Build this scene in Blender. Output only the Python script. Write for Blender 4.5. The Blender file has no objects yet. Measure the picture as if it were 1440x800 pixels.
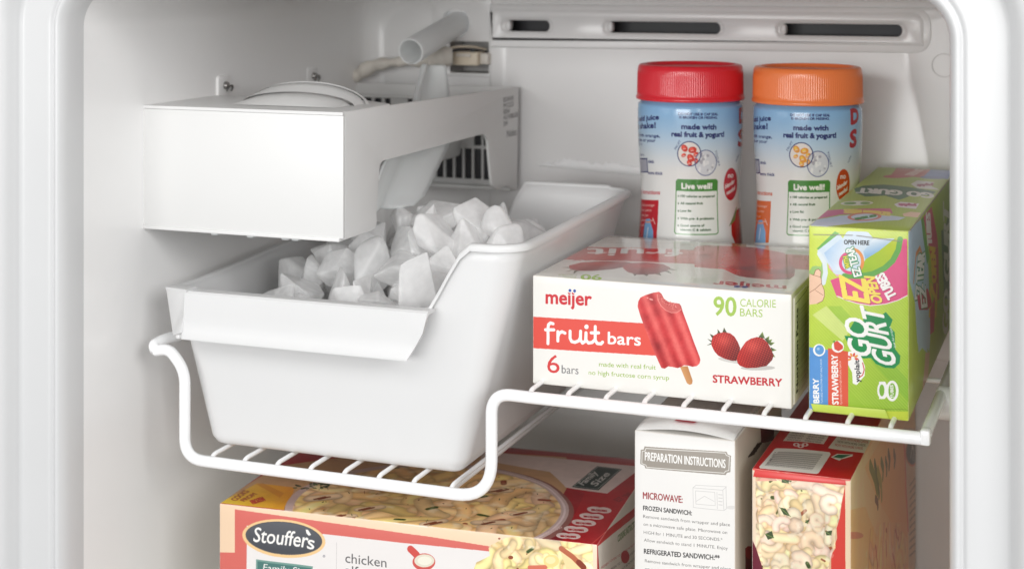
import bpy, bmesh, math, random
import numpy as np
from mathutils import Vector, Matrix, noise as mnoise

random.seed(7); RNG = np.random.default_rng(7)
SC = bpy.context.scene
COL = SC.collection
R = math.radians

# ------------------------------------------------------------------ camera
YAW = R(20.9675); FPX = 2192.0; HOR = -40.0; CX = 720.0
cd = bpy.data.cameras.new('camera'); cam = bpy.data.objects.new('camera', cd); COL.objects.link(cam)
cam.location = (0, 0, 0); cam.rotation_euler = (R(90), 0, YAW)
cd.sensor_width = 36; cd.lens = FPX / 1440 * 36
cd.shift_x = 0; cd.shift_y = -(400 - HOR) / 1440
cd.clip_start = .05; cd.clip_end = 50
cd.dof.use_dof = True; cd.dof.focus_distance = 1.04; cd.dof.aperture_fstop = 9
SC.camera = cam

# ------------------------------------------------------------------ world, lamps, exposure
W = bpy.data.worlds.new('World'); SC.world = W; W.use_nodes = True
W.node_tree.nodes['Background'].inputs[0].default_value = (.98, .99, 1, 1)
W.node_tree.nodes['Background'].inputs[1].default_value = .31
def area(name, loc, target, sx, sy, power, col=(1, 1, 1)):
    l = bpy.data.lights.new(name, 'AREA'); l.shape = 'RECTANGLE'; l.size = sx; l.size_y = sy
    l.energy = power; l.color = col
    o = bpy.data.objects.new(name, l); COL.objects.link(o); o.location = loc
    o.rotation_euler = (Vector(target) - Vector(loc)).to_track_quat('-Z', 'Y').to_euler()
    return o
area('left_softbox', (-1.75, -.35, .35), (-.35, 1.15, -.20), 1.0, 1.1, 4, (1, .99, .975))
area('top_softbox', (-.42, -.25, .68), (-.40, 1.05, -.15), 1.4, .5, 5.5, (1, .995, .985))
area('front_softbox', (-.45, -2.4, .16), (-.40, 1.1, -.20), 2.2, .8, 52, (1, 1, .99))
area('right_softbox', (.95, -.20, .42), (-.60, 1.15, -.2), .9, .8, 15, (1, 1, 1))
SC.view_settings.view_transform = 'Standard'; SC.view_settings.look = 'None'
SC.view_settings.exposure = .18; SC.view_settings.gamma = 1
SC.cycles.transparent_max_bounces = 16; SC.cycles.max_bounces = 12; SC.cycles.transmission_bounces = 10; SC.cycles.diffuse_bounces = 10
SC.cycles.caustics_reflective = False; SC.cycles.caustics_refractive = False
SC.cycles.use_denoising = True

# ------------------------------------------------------------------ photo geometry helper: photo pixel -> point on a world plane
SY, CY = math.sin(YAW), math.cos(YAW)
def ray(u, v):
    a = (u - CX) / FPX
    return (-SY + CY * a, CY + SY * a, (HOR - v) / FPX)
def at(u, v, x=None, y=None, z=None):
    d = ray(u, v)
    t = x / d[0] if x is not None else (y / d[1] if y is not None else z / d[2])
    return Vector((d[0] * t, d[1] * t, d[2] * t))

# ------------------------------------------------------------------ materials
def nt(name):
    m = bpy.data.materials.new(name); m.use_nodes = True
    return m, m.node_tree, m.node_tree.nodes['Principled BSDF']
def plastic(name, col, rough=.3, bump=.0, scale=400, spec=.5, trans=0, sss=0, coat=0, vary=.015, vscale=14):
    m, t, b = nt(name)
    tc = t.nodes.new('ShaderNodeTexCoord')
    n = t.nodes.new('ShaderNodeTexNoise'); n.inputs['Scale'].default_value = vscale; n.inputs['Detail'].default_value = 5
    t.links.new(tc.outputs['Object'], n.inputs['Vector'])
    mx = t.nodes.new('ShaderNodeMix'); mx.data_type = 'RGBA'
    mx.inputs[6].default_value = tuple(c * (1 - vary) for c in col) + (1,)
    mx.inputs[7].default_value = tuple(min(1, c * (1 + vary)) for c in col) + (1,)
    t.links.new(n.outputs[0], mx.inputs[0]); t.links.new(mx.outputs[2], b.inputs['Base Color'])
    mr = t.nodes.new('ShaderNodeMapRange'); mr.inputs[3].default_value = rough * .85; mr.inputs[4].default_value = rough * 1.15
    t.links.new(n.outputs[0], mr.inputs[0]); t.links.new(mr.outputs[0], b.inputs['Roughness'])
    b.inputs['Specular IOR Level'].default_value = spec
    b.inputs['Transmission Weight'].default_value = trans
    if sss:
        b.inputs['Subsurface Weight'].default_value = sss
        b.inputs['Subsurface Radius'].default_value = (.01, .01, .01); b.inputs['Subsurface Scale'].default_value = .5
    if coat:
        b.inputs['Coat Weight'].default_value = coat; b.inputs['Coat Roughness'].default_value = .12
    if bump:
        n2 = t.nodes.new('ShaderNodeTexNoise'); n2.inputs['Scale'].default_value = scale
        t.links.new(tc.outputs['Object'], n2.inputs['Vector'])
        bp = t.nodes.new('ShaderNodeBump'); bp.inputs['Strength'].default_value = bump; bp.inputs['Distance'].default_value = .0003
        t.links.new(n2.outputs[0], bp.inputs['Height']); t.links.new(bp.outputs[0], b.inputs['Normal'])
    return m
LINER = plastic('liner_plastic', (.865, .86, .855), .24, .05, 60)
FRAME = plastic('frame_plastic', (.60, .603, .607), .35)
BACKW = plastic('back_wall_plastic', (.82, .815, .812), .22, .04, 40)
WHITE = plastic('white_plastic', (.80, .80, .795), .32, .05, 900)
WHITE2 = plastic('icemaker_plastic', (.69, .688, .68), .42, .06, 900)
BINM = plastic('bin_plastic', (.80, .80, .80), .34, .04, 500)
WIRE = plastic('wire_coating', (.87, .875, .88), .22, coat=.3)
GREY = plastic('grey_plastic', (.55, .54, .53), .45)
DARK = plastic('dark_cavity', (.05, .05, .055), .5)  # near-black colour puts in the shade of deep openings
TUBE = plastic('milky_tube', (.93, .94, .94), .3, sss=.2)
VANE = plastic('milky_vane', (.90, .92, .92), .25, sss=.3)
HARN = plastic('harness_tape', (.66, .62, .56), .5, .6, 220, vary=.2, vscale=90)
PLUGM = plastic('plug_plastic', (.72, .63, .50), .5, vary=.1, vscale=60)
METAL = plastic('screw_metal', (.30, .29, .28), .35); METAL.node_tree.nodes['Principled BSDF'].inputs['Metallic'].default_value = .8
REDCAP = plastic('red_cap', (.74, .016, .032), .3, coat=.2)
ORCAP = plastic('orange_cap', (.93, .23, .06), .3, coat=.2)
CARD = plastic('plain_card', (.74, .70, .62), .5, .1, 200)
CARDW = plastic('white_card', (.80, .79, .77), .4, .1, 200)
CARDL = plastic('lime_card', (.50, .62, .09), .4, .1, 200)
CARDK = plastic('grey_card_edge', (.35, .32, .28), .7)
INK = plastic('black_ink', (.03, .03, .035), .5)

def ice_material():
    m, t, b = nt('cloudy_ice'); N = t.nodes; L = t.links
    out = [n for n in N if n.type == 'OUTPUT_MATERIAL'][0]
    tc = N.new('ShaderNodeTexCoord'); oi = N.new('ShaderNodeObjectInfo')
    ad = N.new('ShaderNodeVectorMath'); ad.operation = 'ADD'
    L.new(tc.outputs['Object'], ad.inputs[0]); L.new(oi.outputs['Random'], ad.inputs[1])
    n = N.new('ShaderNodeTexNoise'); n.inputs['Scale'].default_value = 55; n.inputs['Detail'].default_value = 3
    L.new(ad.outputs[0], n.inputs['Vector'])
    mr = N.new('ShaderNodeMapRange'); mr.inputs[1].default_value = .35; mr.inputs[2].default_value = .7; mr.inputs[3].default_value = .52; mr.inputs[4].default_value = .10
    L.new(n.outputs[0], mr.inputs[0])
    bp = N.new('ShaderNodeBump'); bp.inputs['Strength'].default_value = .2; bp.inputs['Distance'].default_value = .001
    n2 = N.new('ShaderNodeTexNoise'); n2.inputs['Scale'].default_value = 120; L.new(ad.outputs[0], n2.inputs['Vector'])
    L.new(n2.outputs[0], bp.inputs['Height'])
    tl = N.new('ShaderNodeBsdfTranslucent'); tl.inputs[0].default_value = (.99, .99, .99, 1)
    tp = N.new('ShaderNodeBsdfTransparent'); tp.inputs[0].default_value = (.985, .985, .985, 1)
    b.inputs['Base Color'].default_value = (.97, .97, .97, 1); b.inputs['Roughness'].default_value = .12; b.inputs['Specular IOR Level'].default_value = .6
    L.new(bp.outputs[0], b.inputs['Normal'])
    m1 = N.new('ShaderNodeMixShader'); m1.inputs[0].default_value = .42; L.new(b.outputs[0], m1.inputs[1]); L.new(tl.outputs[0], m1.inputs[2])
    m2 = N.new('ShaderNodeMixShader'); L.new(mr.outputs[0], m2.inputs[0]); L.new(m1.outputs[0], m2.inputs[1]); L.new(tp.outputs[0], m2.inputs[2])
    L.new(m2.outputs[0], out.inputs[0])
    return m
def translucent(m, f, col):
    t = m.node_tree; b = t.nodes['Principled BSDF']; out = [n for n in t.nodes if n.type == 'OUTPUT_MATERIAL'][0]
    tl = t.nodes.new('ShaderNodeBsdfTranslucent'); tl.inputs[0].default_value = col + (1,)
    mx = t.nodes.new('ShaderNodeMixShader'); mx.inputs[0].default_value = f
    t.links.new(b.outputs[0], mx.inputs[1]); t.links.new(tl.outputs[0], mx.inputs[2]); t.links.new(mx.outputs[0], out.inputs[0])
translucent(BINM, .22, (.93, .93, .93)); translucent(VANE, .4, (.95, .97, .97)); translucent(TUBE, .35, (.95, .96, .96))
ICE = ice_material()

# ------------------------------------------------------------------ object helpers
def link(name, me, mat=None, parent=None, smooth=False):
    o = bpy.data.objects.new(name, me); COL.objects.link(o)
    if mat is not None:
        for m in (mat if isinstance(mat, (list, tuple)) else [mat]): me.materials.append(m)
    if parent is not None: o.parent = parent
    if smooth:
        me.polygons.foreach_set('use_smooth', [True] * len(me.polygons))
        try: me.set_sharp_from_angle(angle=R(smooth if smooth > 1 else 40))
        except Exception: pass
    return o
def mesh(name, vs, fs, mat=None, parent=None, smooth=False, org=None):
    me = bpy.data.meshes.new(name)
    if parent is not None and org is None: org = parent.location
    if org is not None: vs = [Vector(v) - Vector(org) for v in vs]
    me.from_pydata([tuple(v) for v in vs], [], fs); me.update()
    bm = bmesh.new(); bm.from_mesh(me); bmesh.ops.recalc_face_normals(bm, faces=bm.faces[:]); bm.to_mesh(me); bm.free()
    return link(name, me, mat, parent, smooth)
def tag(o, label, cat, group=None, kind=None):
    o['label'] = label; o['category'] = cat
    if group: o['group'] = group
    if kind: o['kind'] = kind
    return o
def struct(o): o['kind'] = 'structure'; return o
def thing(name, label, cat, loc, group=None):
    o = bpy.data.objects.new(name, None); COL.objects.link(o); o.location = loc; o.empty_display_size = .02
    return tag(o, label, cat, group)
def box(name, lo, hi, mat, parent=None, bev=.0008, seg=2, org=None):
    bm = bmesh.new(); bmesh.ops.create_cube(bm, size=1)
    lo, hi = Vector(lo), Vector(hi)
    org = Vector(org) if org is not None else (parent.location.copy() if parent is not None else Vector((0, 0, 0)))
    for v in bm.verts: v.co = Vector(((lo[i] + hi[i]) / 2 + v.co[i] * (hi[i] - lo[i]) for i in range(3))) - org
    if bev: bmesh.ops.bevel(bm, geom=bm.edges[:], offset=bev, segments=seg, affect='EDGES', profile=.5)
    me = bpy.data.meshes.new(name); bm.to_mesh(me); bm.free()
    return link(name, me, mat, parent, 35)
def fillet(pts, rad, n=7):
    out = []
    P = [Vector(p) for p in pts]
    for i, p in enumerate(P):
        r = rad[i] if isinstance(rad, (list, tuple)) else rad
        if i in (0, len(P) - 1) or r <= 0: out.append(p); continue
        a = (P[i - 1] - p); b = (P[i + 1] - p)
        r2 = min(r, a.length * .49, b.length * .49); a.normalize(); b.normalize()
        for k in range(n + 1):
            t = k / n
            out.append((p + a * r2) * (1 - t) ** 2 + p * 2 * t * (1 - t) + (p + b * r2) * t * t)
    return out
def sweep(name, pts, rad, mat, parent=None, n=12, closed=False, cap=True, flat=1.0):
    P = [Vector(p) for p in pts]; N = len(P); vs = []; fs = []
    up = None
    for i, p in enumerate(P):
        if closed: d = P[(i + 1) % N] - P[i - 1]
        else: d = P[min(i + 1, N - 1)] - P[max(i - 1, 0)]
        d.normalize()
        if up is None:
            up = Vector((0, 0, 1)) if abs(d.z) < .9 else Vector((0, 1, 0))
        up = (up - d * up.dot(d)); up.normalize(); s = d.cross(up)
        r = rad(i / (N - 1)) if callable(rad) else rad
        for k in range(n):
            a = 2 * math.pi * k / n
            vs.append(p + s * math.cos(a) * r * flat + up * math.sin(a) * r)
    for i in range(N if closed else N - 1):
        j = (i + 1) % N
        for k in range(n):
            l = (k + 1) % n
            fs.append((i * n + k, i * n + l, j * n + l, j * n + k))
    if cap and not closed:
        fs.append(tuple(range(n))[::-1]); fs.append(tuple((N - 1) * n + k for k in range(n)))
    return mesh(name, vs, fs, mat, parent, 50)
def lathe(name, prof, mat, center, parent=None, n=96, uvh=None, rib=None, smooth=40):
    vs = []; fs = []; m = len(prof)
    for i in range(n + 1 if uvh else n):
        a = 2 * math.pi * i / n
        for j, (r, z) in enumerate(prof):
            rr = r + (rib(a, z) if rib else 0)
            vs.append(Vector((center[0] + rr * math.sin(a), center[1] - rr * math.cos(a), center[2] + z)))
    cnt = n
    for i in range(cnt):
        i2 = i + 1 if uvh else (i + 1) % n
        for j in range(m - 1):
            fs.append((i * m + j, i2 * m + j, i2 * m + j + 1, i * m + j + 1))
    me = bpy.data.meshes.new(name); org = parent.location if parent else Vector((0, 0, 0))
    me.from_pydata([tuple(v - Vector(org)) for v in vs], [], fs); me.update()
    if uvh:
        uv = me.uv_layers.new(name='UVMap')
        z0, z1 = uvh
        for p in me.polygons:
            for li in p.loop_indices:
                vi = me.loops[li].vertex_index; i, j = divmod(vi, m)
                uv.data[li].uv = (i / n, (prof[j][1] - z0) / (z1 - z0))
    return link(name, me, mat, parent, smooth)
def plate(name, outline, holes, thick, bev, mapf, mat, parent=None, smooth=35):
    """flat plate with real holes; 2D outline (a,b) -> mapf(a,b,depth)"""
    cu = bpy.data.curves.new(name, 'CURVE'); cu.dimensions = '2D'; cu.fill_mode = 'BOTH'
    for loop in [outline] + holes:
        sp = cu.splines.new('POLY'); sp.points.add(len(loop) - 1); sp.use_cyclic_u = True
        for i, (a, b) in enumerate(loop): sp.points[i].co = (a, b, 0, 1)
    cu.extrude = max(thick / 2 - bev, 1e-5); cu.bevel_depth = bev; cu.bevel_resolution = 2; cu.offset = -bev
    to = bpy.data.objects.new('tmp', cu); COL.objects.link(to)
    dg = bpy.context.evaluated_depsgraph_get(); dg.update()
    me = bpy.data.meshes.new_from_object(to.evaluated_get(dg)); bpy.data.objects.remove(to); bpy.data.curves.remove(cu)
    me.materials.clear()
    bm = bmesh.new(); bm.from_mesh(me); bmesh.ops.remove_doubles(bm, verts=bm.verts[:], dist=1e-6)
    org = Vector(parent.location) if parent else Vector((0, 0, 0))
    for v in bm.verts: v.co = Vector(mapf(v.co.x, v.co.y, v.co.z)) - org
    bmesh.ops.recalc_face_normals(bm, faces=bm.faces[:])
    bm.to_mesh(me); bm.free(); me.name = name
    return link(name, me, mat, parent, smooth)
def rrect2(x0, z0, x1, z1, r, n=6):
    out = []
    for cx, cz, a0 in ((x1 - r, z1 - r, 0), (x0 + r, z1 - r, 90), (x0 + r, z0 + r, 180), (x1 - r, z0 + r, 270)):
        for k in range(n + 1):
            a = R(a0 + 90 * k / n); out.append((cx + r * math.cos(a), cz + r * math.sin(a)))
    return out
def fil2(pts, rad, n=6):
    P = [Vector((p[0], p[1])) for p in pts]; out = []; N = len(P)
    for i, p in enumerate(P):
        r = rad[i] if isinstance(rad, (list, tuple)) else rad
        a = P[i - 1] - p; b = P[(i + 1) % N] - p
        r = min(r, a.length * .49, b.length * .49)
        if r < 1e-5: out.append((p.x, p.y)); continue
        a.normalize(); b.normalize()
        for k in range(n + 1):
            t = k / n; q = (p + a * r) * (1 - t) ** 2 + p * 2 * t * (1 - t) + (p + b * r) * t * t
            out.append((q.x, q.y))
    return out

# ------------------------------------------------------------------ print artwork: a small numpy painter (flat print on cartons and labels)
_tri = {}
def text_tris(s):
    if s in _tri: return _tri[s]
    cu = bpy.data.curves.new('t', 'FONT'); cu.body = s; cu.size = 1; cu.resolution_u = 3
    o = bpy.data.objects.new('t', cu); COL.objects.link(o)
    dg = bpy.context.evaluated_depsgraph_get(); dg.update()
    me = bpy.data.meshes.new_from_object(o.evaluated_get(dg))
    me.calc_loop_triangles()
    v = np.empty(len(me.vertices) * 3); me.vertices.foreach_get('co', v); v = v.reshape(-1, 3)[:, :2]
    t = np.empty(len(me.loop_triangles) * 3, dtype=np.int32); me.loop_triangles.foreach_get('vertices', t)
    tri = v[t.reshape(-1, 3)] if len(t) else np.zeros((0, 3, 2))
    bpy.data.objects.remove(o); bpy.data.curves.remove(cu); bpy.data.meshes.remove(me)
    _tri[s] = tri; return tri
CAP = float(text_tris('H')[:, :, 1].max())
def c8(r, g, b): return np.array([r, g, b], dtype=np.float32) / 255.
def fbm(shape, cell, seed, oct=4):
    rg = np.random.default_rng(seed); out = np.zeros(shape, np.float32); amp = 1; tot = 0
    for o in range(oct):
        c = max(2, cell / 2 ** o); gh, gw = int(shape[0] / c) + 3, int(shape[1] / c) + 3
        g = rg.random((gh, gw)).astype(np.float32)
        y = np.arange(shape[0]) / c; x = np.arange(shape[1]) / c
        yi = y.astype(int); xi = x.astype(int); fy = (y - yi)[:, None]; fx = (x - xi)[None]
        fy = fy * fy * (3 - 2 * fy); fx = fx * fx * (3 - 2 * fx)
        a = g[yi][:, xi]; b = g[yi][:, xi + 1]; c_ = g[yi + 1][:, xi]; d = g[yi + 1][:, xi + 1]
        out += amp * ((a * (1 - fx) + b * fx) * (1 - fy) + (c_ * (1 - fx) + d * fx) * fy); tot += amp; amp *= .5
    return out / tot
class Canvas:
    def __init__(s, w, h, ppm, bg, mp):
        """w,h in mm; ppm pixels per mm; mp maps photo pixels to mm on the face"""
        s.w, s.h, s.k = w, h, ppm; s.W, s.H = int(w * ppm), int(h * ppm); s.mp = mp
        s.a = np.empty((s.H, s.W, 3), np.float32); s.a[:] = bg
        s.clip = None
    def P(s, pts): return np.array([np.array(s.mp(*p)) * s.k for p in pts], dtype=np.float64)
    def bb(s, p, pad=1):
        x0 = max(0, int(p[:, 0].min() - pad)); x1 = min(s.W, int(p[:, 0].max() + pad + 2))
        y0 = max(0, int(p[:, 1].min() - pad)); y1 = min(s.H, int(p[:, 1].max() + pad + 2))
        return x0, x1, y0, y1
    def put(s, m, x0, x1, y0, y1, col, alpha=1):
        m = m * alpha
        if s.clip is not None: m = m * s.clip[y0:y1, x0:x1]
        m = m[..., None]
        s.a[y0:y1, x0:x1] = s.a[y0:y1, x0:x1] * (1 - m) + col * m
    def mask_poly(s, p, raw=False):
        if not raw: p = s.P(p)
        x0, x1, y0, y1 = s.bb(p)
        if x1 <= x0 or y1 <= y0: return None
        X = np.arange(x0, x1)[None] + .5; Y = np.arange(y0, y1)[:, None] + .5
        m = np.zeros((y1 - y0, x1 - x0), bool)
        for i in range(len(p)):
            ax, ay = p[i - 1]; bx, by = p[i]
            if ay == by: continue
            c = ((ay > Y) != (by > Y)) & (X < (bx - ax) * (Y - ay) / (by - ay) + ax)
            m ^= c
        return m.astype(np.float32), x0, x1, y0, y1
    def poly(s, pts, col, alpha=1, soft=0):
        r = s.mask_poly(pts)
        if r is None: return
        m, x0, x1, y0, y1 = r
        if soft:
            for _ in range(soft):
                m[1:-1, 1:-1] = (m[:-2, 1:-1] + m[2:, 1:-1] + m[1:-1, :-2] + m[1:-1, 2:] + m[1:-1, 1:-1]) / 5
        s.put(m, x0, x1, y0, y1, col, alpha); return r
    def grad(s, pts, c0, c1, p0, p1):
        """polygon filled with a two-colour print gradient from photo point p0 to p1"""
        r = s.mask_poly(pts)
        if r is None: return
        m, x0, x1, y0, y1 = r; a, b = s.P([p0, p1]); d = b - a
        X = np.arange(x0, x1)[None] + .5; Y = np.arange(y0, y1)[:, None] + .5
        t = np.clip(((X - a[0]) * d[0] + (Y - a[1]) * d[1]) / (d @ d), 0, 1)[..., None]
        s.put(m, x0, x1, y0, y1, c0 * (1 - t) + c1 * t)
    def ell(s, c, rx, ry, col, rot=0, alpha=1, n=40):
        cr, sr = math.cos(rot), math.sin(rot)
        s.poly([(c[0] + rx * math.cos(t) * cr - ry * math.sin(t) * sr, c[1] + rx * math.cos(t) * sr + ry * math.sin(t) * cr) for t in np.linspace(0, 2 * math.pi, n, endpoint=False)], col, alpha)
    def ring(s, c, rx, ry, wd, col, a0=0, a1=360, rot=0):
        cr, sr = math.cos(rot), math.sin(rot)
        T = np.radians(np.linspace(a0, a1, 40))
        s.line([(c[0] + rx * math.cos(t) * cr - ry * math.sin(t) * sr, c[1] + rx * math.cos(t) * sr + ry * math.sin(t) * cr) for t in T], wd, col)
    def dist(s, p, wd):
        x0, x1, y0, y1 = s.bb(p, wd + 1)
        if x1 <= x0 or y1 <= y0: return None
        X = np.arange(x0, x1)[None] + .5; Y = np.arange(y0, y1)[:, None] + .5
        best = np.full((y1 - y0, x1 - x0), 1e9); sgn = np.zeros_like(best); tt = np.zeros_like(best)
        for i in range(len(p) - 1):
            a, b = p[i], p[i + 1]; d = b - a; L = d @ d + 1e-9
            t = np.clip(((X - a[0]) * d[0] + (Y - a[1]) * d[1]) / L, 0, 1)
            ex = X - a[0] - t * d[0]; ey = Y - a[1] - t * d[1]; q = np.hypot(ex, ey)
            u = q < best; best[u] = q[u]; sg = (d[0] * ey - d[1] * ex) / math.sqrt(L); sgn[u] = sg[u]; tt[u] = ((i + t) / (len(p) - 1))[u]
        return best, sgn, tt, x0, x1, y0, y1
    def line(s, pts, wd, col, alpha=1):
        """wd in mm"""
        r = s.dist(s.P(pts), wd * s.k)
        if r is None: return
        d, sg, tt, x0, x1, y0, y1 = r
        s.put(np.clip(wd * s.k / 2 - d + .5, 0, 1), x0, x1, y0, y1, col, alpha)
    def noodle(s, p, wd, base, edge=.82, light=1.06, hole=False):
        """one piece of pasta in a printed food photograph; p, wd in canvas pixels"""
        r = s.dist(p, wd)
        if r is None: return
        d, sg, tt, x0, x1, y0, y1 = r; h = wd / 2
        q = np.clip(d / h, 0, 1); side = np.clip(sg / h, -1, 1)
        sh = (light - (light - edge) * q ** 2.2) + .08 * side
        m = np.clip(h - d + .5, 0, 1)
        s.put(np.clip(h + wd * .22 - d, 0, wd * .25) / (wd * .25) * .22, x0, x1, y0, y1, base * np.array([.78, .64, .50], np.float32))
        s.put(m, x0, x1, y0, y1, np.clip(base * sh[..., None], 0, 1))
        if hole:
            e = p[-1]; X = np.arange(x0, x1)[None] + .5; Y = np.arange(y0, y1)[:, None] + .5
            hh = np.clip(h * .55 - np.hypot(X - e[0], Y - e[1]), 0, 1)
            s.put(hh, x0, x1, y0, y1, base * np.array([.72, .52, .34], np.float32))
    def text(s, t, p0, p1, up, col, bold=0, shear=0, outline=None, alpha=1):
        tri = text_tris(t)
        if not len(tri): return
        A = tri.reshape(-1, 2); mnx, mxx = A[:, 0].min(), A[:, 0].max()
        if not isinstance(up, (tuple, list)): up = (0, -up)
        o, e, h = s.P([p0, p1, (p0[0] + up[0], p0[1] + up[1])])
        X = ((tri[..., 0] - mnx) / (mxx - mnx)); Yv = tri[..., 1] / CAP
        Q = o + X[..., None] * (e - o) + Yv[..., None] * (h - o) + (Yv * shear)[..., None] * (e - o) / max(1e-6, np.hypot(*(e - o))) * np.hypot(*(h - o))
        pad = int((bold + (outline[0] if outline else 0)) * s.k) + 3
        x0, x1, y0, y1 = s.bb(Q.reshape(-1, 2), pad)
        if x1 <= x0 or y1 <= y0: return
        m = np.zeros((y1 - y0, x1 - x0), bool)
        for T in Q:
            ax, ay = T[0] - (x0, y0); bx, by = T[1] - (x0, y0); cx, cy = T[2] - (x0, y0)
            i0 = max(0, int(min(ax, bx, cx))); i1 = min(x1 - x0, int(max(ax, bx, cx)) + 2)
            j0 = max(0, int(min(ay, by, cy))); j1 = min(y1 - y0, int(max(ay, by, cy)) + 2)
            if i1 <= i0 or j1 <= j0: continue
            gx = np.arange(i0, i1)[None] + .5; gy = np.arange(j0, j1)[:, None] + .5
            d1 = (bx - ax) * (gy - ay) - (by - ay) * (gx - ax); d2 = (cx - bx) * (gy - by) - (cy - by) * (gx - bx); d3 = (ax - cx) * (gy - cy) - (ay - cy) * (gx - cx)
            m[j0:j1, i0:i1] |= ((d1 >= 0) & (d2 >= 0) & (d3 >= 0)) | ((d1 <= 0) & (d2 <= 0) & (d3 <= 0))
        def dil(mm, r):
            r *= s.k
            if r < .5: return mm
            out = mm.copy(); n = int(math.ceil(r))
            for dy in range(-n, n + 1):
                for dx in range(-n, n + 1):
                    if dx * dx + dy * dy <= r * r + .3:
                        ys, yd = (slice(max(0, -dy), mm.shape[0] - max(0, dy)), slice(max(0, dy), mm.shape[0] - max(0, -dy)))
                        xs, xd = (slice(max(0, -dx), mm.shape[1] - max(0, dx)), slice(max(0, dx), mm.shape[1] - max(0, -dx)))
                        out[yd, xd] |= mm[ys, xs]
            return out
        m = dil(m, bold)
        if outline: s.put(dil(m, outline[0]).astype(np.float32), x0, x1, y0, y1, outline[1], alpha)
        s.put(m.astype(np.float32), x0, x1, y0, y1, col, alpha)
    def mottle(s, amt, cell=40, seed=3):
        s.a *= (1 + amt * (fbm((s.H, s.W), cell, seed) - .5) * 2)[..., None]
    def material(s, name, rough=.32, coat=0, spec=.5, wear=True):
        if wear:      # card shows pale along the folded edges
            nz = fbm((s.H, s.W), 14 * s.k / 5, len(name), 3); yy, xx = np.mgrid[0:s.H, 0:s.W]
            e = np.minimum(np.minimum(xx, s.W - 1 - xx), np.minimum(yy, s.H - 1 - yy)) / s.k
            f = np.clip(1 - e / (.2 + 1.1 * np.clip(nz - .38, 0, 1) * 2), 0, 1)[..., None] * .55
            s.a = s.a * (1 - f) + c8(238, 230, 218) * f
        im = bpy.data.images.new(name + '_print', s.W, s.H)
        px = np.ones((s.H, s.W, 4), np.float32); px[..., :3] = np.clip(s.a * .92, 0, 1)
        im.pixels.foreach_set(px.ravel()); im.update(); im.pack()
        m, t, b = nt(name)
        tx = t.nodes.new('ShaderNodeTexImage'); tx.image = im; tx.extension = 'EXTEND'
        n = t.nodes.new('ShaderNodeTexNoise'); n.inputs['Scale'].default_value = 60; n.inputs['Detail'].default_value = 4
        tc = t.nodes.new('ShaderNodeTexCoord'); t.links.new(tc.outputs['Object'], n.inputs['Vector'])
        t.links.new(tx.outputs[0], b.inputs['Base Color'])
        bp = t.nodes.new('ShaderNodeBump'); bp.inputs['Strength'].default_value = .15; bp.inputs['Distance'].default_value = .0006
        t.links.new(n.outputs[0], bp.inputs['Height']); t.links.new(bp.outputs[0], b.inputs['Normal'])
        b.inputs['Roughness'].default_value = rough; b.inputs['Specular IOR Level'].default_value = spec
        if coat: b.inputs['Coat Weight'].default_value = coat; b.inputs['Coat Roughness'].default_value = .1
        return m
def Z(ox, oy, k):            # coordinates read off an enlarged crop of the photograph -> photo pixels
    def f(*a):
        if len(a) == 2 and not isinstance(a[0], (tuple, list)): return (ox + a[0] / k, oy + a[1] / k)
        return [(ox + p[0] / k, oy + p[1] / k) for p in (a[0] if len(a) == 1 and isinstance(a[0][0], (tuple, list)) else a)]
    return f

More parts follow.
